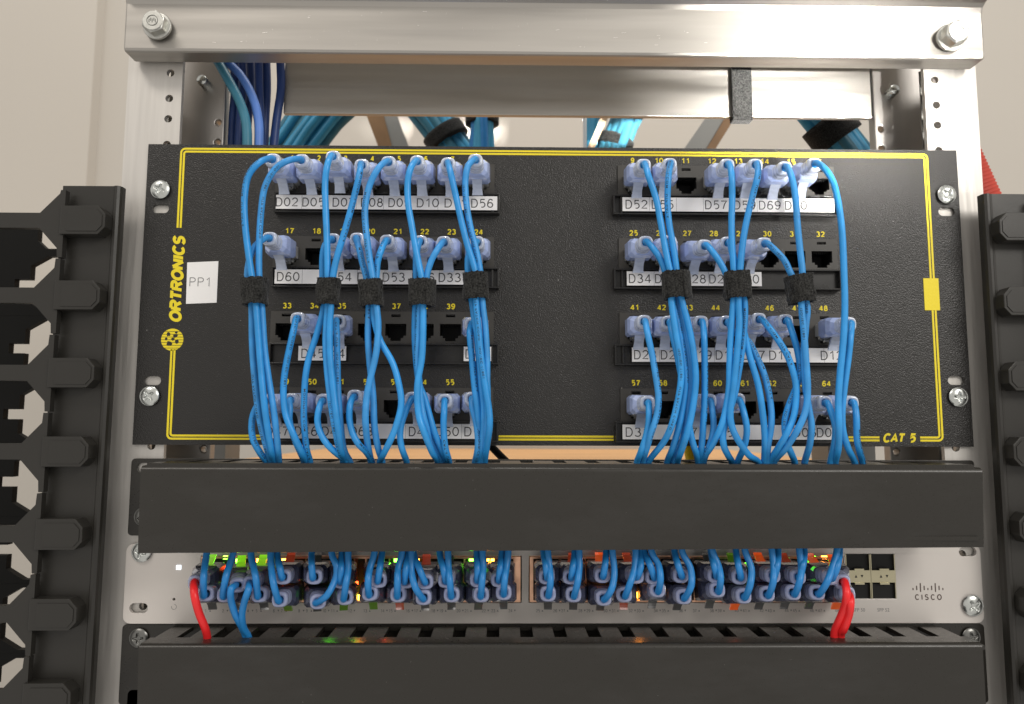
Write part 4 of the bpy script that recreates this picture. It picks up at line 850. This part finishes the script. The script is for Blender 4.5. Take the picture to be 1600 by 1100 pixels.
# switch cables: (upper/lower, column index) -> tip, path
zU, zL = -245.0, -257.6
SC = [
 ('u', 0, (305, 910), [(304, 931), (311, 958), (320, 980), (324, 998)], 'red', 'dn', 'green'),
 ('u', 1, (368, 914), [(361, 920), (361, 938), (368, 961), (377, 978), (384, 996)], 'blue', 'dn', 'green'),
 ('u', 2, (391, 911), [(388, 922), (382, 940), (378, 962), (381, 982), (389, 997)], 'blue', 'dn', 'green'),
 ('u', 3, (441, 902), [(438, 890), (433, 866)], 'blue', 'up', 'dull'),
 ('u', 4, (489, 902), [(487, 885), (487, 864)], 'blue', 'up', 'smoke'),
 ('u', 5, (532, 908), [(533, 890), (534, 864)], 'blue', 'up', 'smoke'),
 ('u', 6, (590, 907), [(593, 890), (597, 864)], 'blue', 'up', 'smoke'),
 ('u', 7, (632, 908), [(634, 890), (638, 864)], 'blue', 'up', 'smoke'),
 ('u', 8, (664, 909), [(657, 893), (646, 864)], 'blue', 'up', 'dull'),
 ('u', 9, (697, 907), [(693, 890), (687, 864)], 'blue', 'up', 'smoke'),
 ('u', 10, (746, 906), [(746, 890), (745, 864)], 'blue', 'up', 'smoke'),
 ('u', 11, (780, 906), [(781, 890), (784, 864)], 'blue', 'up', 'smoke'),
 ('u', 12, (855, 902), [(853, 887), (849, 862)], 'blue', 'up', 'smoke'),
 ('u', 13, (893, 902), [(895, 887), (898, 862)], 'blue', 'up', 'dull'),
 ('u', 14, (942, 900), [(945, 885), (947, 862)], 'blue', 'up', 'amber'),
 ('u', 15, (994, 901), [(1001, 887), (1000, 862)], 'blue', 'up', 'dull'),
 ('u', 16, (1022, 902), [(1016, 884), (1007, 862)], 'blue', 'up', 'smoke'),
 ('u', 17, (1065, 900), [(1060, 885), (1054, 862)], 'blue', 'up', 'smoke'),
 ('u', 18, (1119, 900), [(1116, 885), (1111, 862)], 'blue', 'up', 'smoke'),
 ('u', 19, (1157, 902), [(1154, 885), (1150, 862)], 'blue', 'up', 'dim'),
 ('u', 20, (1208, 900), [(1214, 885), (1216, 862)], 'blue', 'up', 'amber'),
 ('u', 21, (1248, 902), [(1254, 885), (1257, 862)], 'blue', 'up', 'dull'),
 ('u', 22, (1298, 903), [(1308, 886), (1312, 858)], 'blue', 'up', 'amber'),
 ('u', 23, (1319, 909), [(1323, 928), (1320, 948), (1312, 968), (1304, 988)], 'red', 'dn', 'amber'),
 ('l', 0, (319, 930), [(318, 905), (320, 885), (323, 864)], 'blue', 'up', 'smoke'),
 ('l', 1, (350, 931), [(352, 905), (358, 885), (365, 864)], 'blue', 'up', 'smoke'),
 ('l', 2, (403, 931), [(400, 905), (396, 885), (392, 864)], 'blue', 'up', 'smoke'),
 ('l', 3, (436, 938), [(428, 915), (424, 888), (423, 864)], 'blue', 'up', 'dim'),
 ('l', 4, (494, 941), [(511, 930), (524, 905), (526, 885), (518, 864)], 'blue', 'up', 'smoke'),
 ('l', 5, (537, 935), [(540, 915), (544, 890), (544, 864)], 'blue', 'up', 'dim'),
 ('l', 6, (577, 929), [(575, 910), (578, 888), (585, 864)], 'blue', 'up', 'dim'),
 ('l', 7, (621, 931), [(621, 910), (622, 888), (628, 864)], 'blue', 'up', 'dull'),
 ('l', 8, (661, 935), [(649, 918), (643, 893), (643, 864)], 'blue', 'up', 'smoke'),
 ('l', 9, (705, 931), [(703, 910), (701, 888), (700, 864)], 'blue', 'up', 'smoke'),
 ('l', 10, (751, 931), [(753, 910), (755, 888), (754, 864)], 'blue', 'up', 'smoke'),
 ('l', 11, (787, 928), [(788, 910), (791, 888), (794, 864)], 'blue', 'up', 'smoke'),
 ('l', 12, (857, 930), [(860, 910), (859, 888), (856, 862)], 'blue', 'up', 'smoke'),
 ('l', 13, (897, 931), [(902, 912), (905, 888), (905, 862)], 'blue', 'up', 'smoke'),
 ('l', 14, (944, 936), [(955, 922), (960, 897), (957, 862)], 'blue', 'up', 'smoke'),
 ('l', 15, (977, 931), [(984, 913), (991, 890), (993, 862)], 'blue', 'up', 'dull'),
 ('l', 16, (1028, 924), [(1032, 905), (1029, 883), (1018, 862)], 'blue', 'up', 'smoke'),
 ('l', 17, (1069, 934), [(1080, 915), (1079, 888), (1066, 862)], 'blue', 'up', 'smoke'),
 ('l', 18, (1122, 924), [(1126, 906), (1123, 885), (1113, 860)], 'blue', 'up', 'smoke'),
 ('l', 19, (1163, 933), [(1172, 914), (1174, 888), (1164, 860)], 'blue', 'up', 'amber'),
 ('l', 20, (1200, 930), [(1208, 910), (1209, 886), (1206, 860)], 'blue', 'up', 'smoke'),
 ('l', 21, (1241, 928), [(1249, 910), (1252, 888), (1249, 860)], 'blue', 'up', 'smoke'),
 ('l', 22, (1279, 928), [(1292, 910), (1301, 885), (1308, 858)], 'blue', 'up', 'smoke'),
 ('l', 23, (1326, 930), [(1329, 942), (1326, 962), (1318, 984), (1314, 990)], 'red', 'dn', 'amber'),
]
RELS = relief_mesh('smoke_relief') if 'smoke_relief' in MATS else None
mat('smoke_tab', (0.34, 0.35, 0.36), 0.2, trans=0.6)
LATCH['smoke'] = latch_mesh('smoke_tab', True)
mat('smoke_relief', (0.44, 0.49, 0.72), 0.22, trans=0.35, ior=1.42, spec=0.7)
RELS = relief_mesh('smoke_relief')
def up(p): return [p + Vector((0, 2, 10)), p + Vector((0, 4, 24))]
def dn(p): return [p + Vector((0, 1, -9)), p + Vector((0, 3, -22))]
for row, i, tip, path, colr, way, lt in SC:
    z = zU if row == 'u' else zL; n = 2 * i + (1 if row == 'u' else 2)
    rw = 'upper' if row == 'u' else 'lower'
    side = f'{ORD[i]} column from the left' if i < 12 else f'{ORD[23 - i]} column from the right'
    goes = 'rising' if way == 'up' else 'dropping'
    tips = tip; d0 = -34 if row == 'l' else -31
    pth = [(p[0], p[1], (d0 - 3 if k == 0 else (d0 + 1 if k < len(path) - 1 else -27.5 - (3 if row == 'l' else 0)))) for k, p in enumerate(path)] if way == 'up' else [(p[0], p[1], -38 + 3 * k) for k, p in enumerate(path)]
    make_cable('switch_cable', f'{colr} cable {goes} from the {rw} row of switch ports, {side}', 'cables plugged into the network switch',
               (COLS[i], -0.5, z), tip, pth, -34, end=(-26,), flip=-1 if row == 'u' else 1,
               jacket='red_jacket' if colr == 'red' else 'blue_jacket_shaded', relief=RELS, boot=BOOTS, latch=lt, tail=up if way == 'up' else dn, r=1.75 if colr == 'blue' else 2.0, leave=1.5, conn=False)

# ------------------------------------------------------------------ vertical finger ducts at both sides
def side_duct(name, label, left):
    root = thing(name, label, 'cable duct', at(100 if left else 1590, 1100, -10))
    O = root.location / S; sg = -1 if left else 1
    def L_(mb): mb.v = [(a - O.x, b_ - O.y, c - O.z) for a, b_, c in mb.v]; return mb
    e0, e1 = (at(188.5, 290, -15), at(139, 1100, -15)) if left else (at(1537, 302, -15), at(1585, 1100, -15))
    def ex(z): t = (z - e0.z) / (e1.z - e0.z); return e0.x + (e1.x - e0.x) * t
    ztop = e0.z; zb = -345
    # facing strip with rounded outer edge and side wall
    b = MB(); rings = []
    W = 33 if left else 60
    for z in (zb, ztop):
        x = ex(z); pr = [(0, -9), (0, -12.5), (0.5, -14.2), (1.8, -15), (3.2, -15.0), (4.0, -14.2), (5.4, -14.0), (W, -14.0), (W, -11.5), (2.6, -11.5), (2.6, -9)]
        rings.append([(x + sg * q[0], q[1], z) for q in pr])
    b.loft(rings if not left else rings[::-1]); part('facing_strip', L_(b), 'duct_black', root)
    ys = [345, 462, 583, 706, 835, 960, 1092] if left else [355, 471, 588, 706, 825, 945, 1066]
    cz_ = [at(150 if left else 1580, y, -21).z for y in ys]
    for k, zc in enumerate(cz_):
        t = (zc - cz_[0]) / (cz_[-1] - cz_[0])
        if left: xt = -251.9 - 3.3 * t
        else:
            xt = at([1561, 1568, 1575.5, 1583, 1592, 1600, 1608][k], ys[k], -22).x
        pd = (cz_[k] - cz_[k + 1]) / 2 if k < 6 else (cz_[5] - cz_[6]) / 2
        pu = (cz_[k - 1] - cz_[k]) / 2 if k else 22
        pit = pd
        def X(d): return xt + sg * d
        # octagonal tab, a bit proud, with its bevelled rim
        b = MB(); tab = [(0, 3.6), (0, -3.8), (3.8 * 1, -8.0), (25, -8.0), (25, 8.2), (4.2, 8.2)]
        tp = [(X(a), zc + c) for a, c in tab]; 
        ar = sum(tp[i][0] * tp[(i + 1) % 6][1] - tp[(i + 1) % 6][0] * tp[i][1] for i in range(6))
        if ar < 0: tp = tp[::-1]
        b.prism(tp, -22.5, -14.0); f = part('finger', L_(b), 'duct_black', root, bevel=0.45)
        b = MB(); tab = [(1.6, 2.9), (1.6, -3.0), (4.4, -6.2), (21, -6.2), (21, 6.0), (4.6, 6.0)]
        tp = [(X(a), zc + c) for a, c in tab]; ar = sum(tp[i][0] * tp[(i + 1) % 6][1] - tp[(i + 1) % 6][0] * tp[i][1] for i in range(6))
        if ar < 0: tp = tp[::-1]
        b.prism(tp, -22.9, -22.4); part('finger_pad', L_(b), 'duct_black', f)
        # flared body, web up and down, neck running to the far side
        if left or True:
            xw = 25.0
            for (yf, yb_, nm, mt_) in ((-21.0, -17.0, 'finger_web', 'duct_black'),):
                gp = 0.35
                body = [(xw - 1.5, pu - gp), (xw + 1.2, pu - gp), (xw + 1.6, 15.5), (xw + 12.0, 4.4), (140, 4.4), (140, -4.2), (xw + 12.0, -4.2), (xw + 1.6, -15.5), (xw + 1.2, -pd + gp), (xw - 1.5, -pd + gp)]
                if k == 0: body[0] = (xw - 1.5, 17.5); body[1] = (xw + 1.2, 17.5)
                tp = [(X(a), zc + c) for a, c in body]; kk = len(tp)
                ar = sum(tp[i][0] * tp[(i + 1) % kk][1] - tp[(i + 1) % kk][0] * tp[i][1] for i in range(kk))
                if ar < 0: tp = tp[::-1]
                b = MB(); b.prism(tp, yf, yb_); part(nm, L_(b), mt_, root)
            wx = xt + sg * 25.0                         # the web, then the rear plate seen behind it
            def XR_(mm): return wx * (482.0 / 404.0) - CP.x * (482.0 / 404.0 - 1) + sg * mm
            far = XR_(150)
            zc2 = CP.z + (zc - CP.z) * 1.0
            up_ = 21 if k == 0 else 0.0
            rp = [(-9, up_), (-9, -2.5), (6, -2.5), (17, -9), (17, -pit + 3.2), (27, -pit + 3.2), (27, -pit - 3.2), (17, -pit - 3.2), (17, -2 * pit + 9), (6, -2 * pit + 2.5), (-9, -2 * pit + 2.5), (-9, -2 * pit + .1), (150, -2 * pit + .1), (150, up_)]
            if k == 0: rp[0] = (14, up_); rp.insert(1, (14, 8)); rp.insert(2, (8, 2.5)); rp.insert(3, (-9, 2.5))
            tp = [(XR_(a), zc + c) for a, c in rp]; kk = len(tp)
            ar = sum(tp[i][0] * tp[(i + 1) % kk][1] - tp[(i + 1) % kk][0] * tp[i][1] for i in range(kk))
            if ar < 0: tp = tp[::-1]
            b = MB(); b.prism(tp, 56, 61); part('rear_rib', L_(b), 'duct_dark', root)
    return root
side_duct('vertical_cable_duct', 'black plastic finger duct standing left of the rack', True)
side_duct('vertical_cable_duct', 'black plastic finger duct cut off at the right edge', False)

# ------------------------------------------------------------------ cables and braces behind the rack
def bg_cable(pts, r, m_, label, group=None, name='blue_cable'):
    Q = [at(*p) for p in pts]; root_ = Q[0]; b = MB(); tube(b, [q - root_ for q in Q], r, 10, 5)
    o = link(name, b.mesh(name, m_), None, root_); tag(o, label, 'cable', group); return o
G1 = 'blue cables dropping behind the left upright'
bg_cable([(322, 60, 16), (338, 92, 15), (357, 125, 13), (375, 160, 12), (385, 195, 11), (386, 240, 10), (386, 300, 10)], 2.9, 'teal_jacket', 'teal cable curving down in front of the left upright gap', G1)
bg_cable([(330, 60, 20), (350, 92, 19), (374, 115, 18), (394, 150, 16), (404, 190, 15), (404, 240, 14), (403, 300, 14)], 2.7, 'cornflower_jacket', 'light cornflower blue cable curving beside the teal one', G1)
for i, (x0, x1, m_, lb) in enumerate([(366, 362, 'navy_jacket', 'navy cable hugging the left upright plate, leftmost of its row'), (378, 372, 'navy_jacket', 'navy cable behind the teal curved cable'),
        (391, 384, 'navy_jacket', 'navy cable partly behind the cornflower cable'), (404, 410, 'navy_jacket', 'dark navy cable just right of the cornflower cable'), (416, 413, 'navy_jacket', 'navy cable, second from right of the vertical row'), (438, 427, 'navy_jacket', 'navy cable hanging alone at the right of its row')]):
    d = (34, 27, 35, 26, 33, 28)[i]
    bg_cable([(x0 - 2, 50, d), (x0, 95, d), (x0 + 1, 140, d), ((x0 + x1) / 2, 185, d), (x1, 240, d), (x1, 310, d)], 2.6, m_, lb, G1)
rn = random.Random(3)
def bundle(name, label, group, p0, p1, n, wpx, r, mats, depth, ties=(), bow=0, seed=0):
    """a wrapped bundle is one thing; each of its cables is a part"""
    A, B_ = at(*p0, depth), at(*p1, depth); root = thing(name, label, 'cable bundle', A, group); rr = random.Random(seed)
    wd = wpx / 2.0 * (426 + depth) / 1155
    dirv = (B_ - A).normalized(); side = dirv.cross(Vector((0, 1, 0))).normalized()
    for i in range(n):
        t = (i + 0.5) / n * 2 - 1; dd = rr.uniform(-3, 3) - (1 - t * t) * 7
        off = side * (t * wd); pts = []
        for q in range(6):
            s_ = q / 5; k = 1.0 - 0.22 * math.sin(math.pi * min(1, max(0, s_)))
            pts.append((B_ - A) * (s_ * 1.0) + off * k + Vector((0, dd, 0)) + side * (bow * math.sin(math.pi * s_)) + side * rr.uniform(-.8, .8))
        b = MB(); tube(b, pts, r, 10, 6); part('cable', b, mats[rr.randrange(len(mats))], root)
    for (s_, hh, ww) in ties:
        c = (B_ - A) * s_; b = MB(); b.smooth = True; n_ = 24; rg = []
        for z in [hh * (q / 5 - 0.5) for q in range(6)]:
            rg.append([c + dirv * z + side * (ww * math.cos(2 * math.pi * i / n_)) + Vector((0, -1, 0)) * (ww * 0.8 * math.sin(2 * math.pi * i / n_)) for i in range(n_)])
        b.loft(rg, True, True); part('wrap', b, 'velcro', root)
    return root
bundle('cable_bundle', 'wide dark teal cable bundle slanting in from the left behind the crossbar', 'cable bundles behind the rack', (520, 150), (420, 290), 9, 92, 4.2, ['teal_jacket', 'teal_jacket', 'sky_jacket'], 150, seed=1)
bundle('cable_bundle', 'slanting teal and bright blue bundle wrapped with black left of the vertical bundle', 'cable bundles behind the rack', (640, 130), (745, 285), 8, 62, 4.3, ['teal_jacket', 'sky_jacket', 'teal_jacket', 'sky_jacket'], 190, ties=((0.54, 12, 19),), seed=2)
bundle('cable_bundle', 'vertical bright blue cable bundle above the gap in the jacks', 'cable bundles behind the rack', (754, 60), (753, 290), 6, 36, 3.6, ['sky_jacket', 'blue_jacket_shaded', 'sky_jacket'], 170, ties=((0.56, 8, 14),), seed=3)
bundle('cable_bundle', 'narrow vertical blue bundle beside the thin tan brace', 'cable bundles behind the rack', (928, 60), (927, 290), 3, 18, 3.6, ['sky_jacket'], 190, seed=4)
bundle('cable_bundle', 'dark teal bundle wrapped with black right of the thin tan brace', 'cable bundles behind the rack', (1000, 130), (935, 290), 5, 50, 4.8, ['teal_jacket'], 180, ties=((0.59, 9, 15),), seed=5)
bundle('cable_bundle', 'bright blue bundle with thick black wrap at the right end of the crossbar', 'cable bundles behind the rack', (1225, 110), (1375, 300), 7, 66, 4.6, ['sky_jacket', 'teal_jacket', 'sky_jacket'], 95, ties=((0.50, 19, 19),), seed=6)
def brace(label, quad, depth, thick, m_, name='brace'):
    P4 = [at(x, y, depth) for x, y in quad]; c = P4[0]; b = MB()
    tp = [(p.x - c.x, p.z - c.z) for p in P4]; ar = sum(tp[i][0] * tp[(i + 1) % 4][1] - tp[(i + 1) % 4][0] * tp[i][1] for i in range(4))
    if ar < 0: tp = tp[::-1]
    b.prism(tp, 0, thick); return link(name, b.mesh(name, m_), None, c)
o = brace('', [(585, 130), (602, 130), (665, 300), (630, 300)], 240, 12, 'grey_bar'); tag(o, 'dark slanted brace left of the centre behind the crossbar', 'brace')
e_ = brace('', [(554, 130), (586, 130), (631, 300), (617, 300)], 238, 6, 'brown_edge', 'brown_side'); e_.parent = o; e_.location = e_.location - o.location
o = brace('', [(1140, 130), (1165, 130), (1063, 300), (1022, 300)], 240, 12, 'grey_bar'); tag(o, 'grey slanted brace with brown edge, left of the fabric strap', 'brace')
e_ = brace('', [(1165, 130), (1182, 130), (1076, 300), (1064, 300)], 238, 16, 'brown_edge', 'brown_side'); e_.parent = o; e_.location = e_.location - o.location
o = brace('', [(962, 130), (974, 130), (916, 260), (905, 260)], 165, 3, 'tan_bar'); tag(o, 'thin tan slanted strip crossing the narrow blue bundle', 'strip')
o = brace('', [(910, 100), (914, 100), (917, 290), (912, 290)], 188, 2, 'paper'); tag(o, 'thin white strip left of the narrow blue bundle', 'strip')
# seen in the gap under the panel
bg_cable([(745, 670, 60), (770, 700, 60), (800, 730, 60)], 2.6, 'duct_dark', 'black cable crossing the gap under the patch panel', name='black_cable')
bg_cable([(1074, 660, 60), (1079, 705, 60), (1087, 745, 60)], 4.2, 'yellow_jacket', 'yellow cable in the gap under jack 43', name='yellow_cable')
for x0, x1, m_, lb in ((318, 348, 'grey_bar', 'dark post left of the white wall gap under the panel'), (1290, 1372, 'grey_bar', 'dark grey post in the gap under the CAT 5 lettering')):
    a, c = at(x0, 600, 120), at(x1, 800, 120); o = link('rear_post', MB().box(0, c.x - a.x, 0, 30, 0, 140).mesh('rear_post', m_), None, (a.x, 120, -300)); tag(o, lb, 'post')
# corrugated conduit
A = at(1473, 205, 75); B_ = at(1570, 420, 75); b = MB(); b.smooth = True; d_ = (B_ - A); Ld = d_.length; d_.normalize(); s1 = d_.cross(Vector((0, 1, 0))).normalized(); s2 = d_.cross(s1); rg = []; q = 0.0
while q < Ld:
    for dd_, rr in ((0, 16.0), (0.6, 16.5), (1.2, 16.5), (1.8, 16.0)):
        rg.append([d_ * (q + dd_) + s1 * (rr * math.cos(2 * math.pi * i / 28)) + s2 * (rr * math.sin(2 * math.pi * i / 28)) for i in range(28)])
    q += 2.5
b.loft(rg); o = link('corrugated_conduit', b.mesh('corrugated_conduit', 'red_conduit'), None, A); tag(o, 'red corrugated conduit behind the right upright', 'conduit')
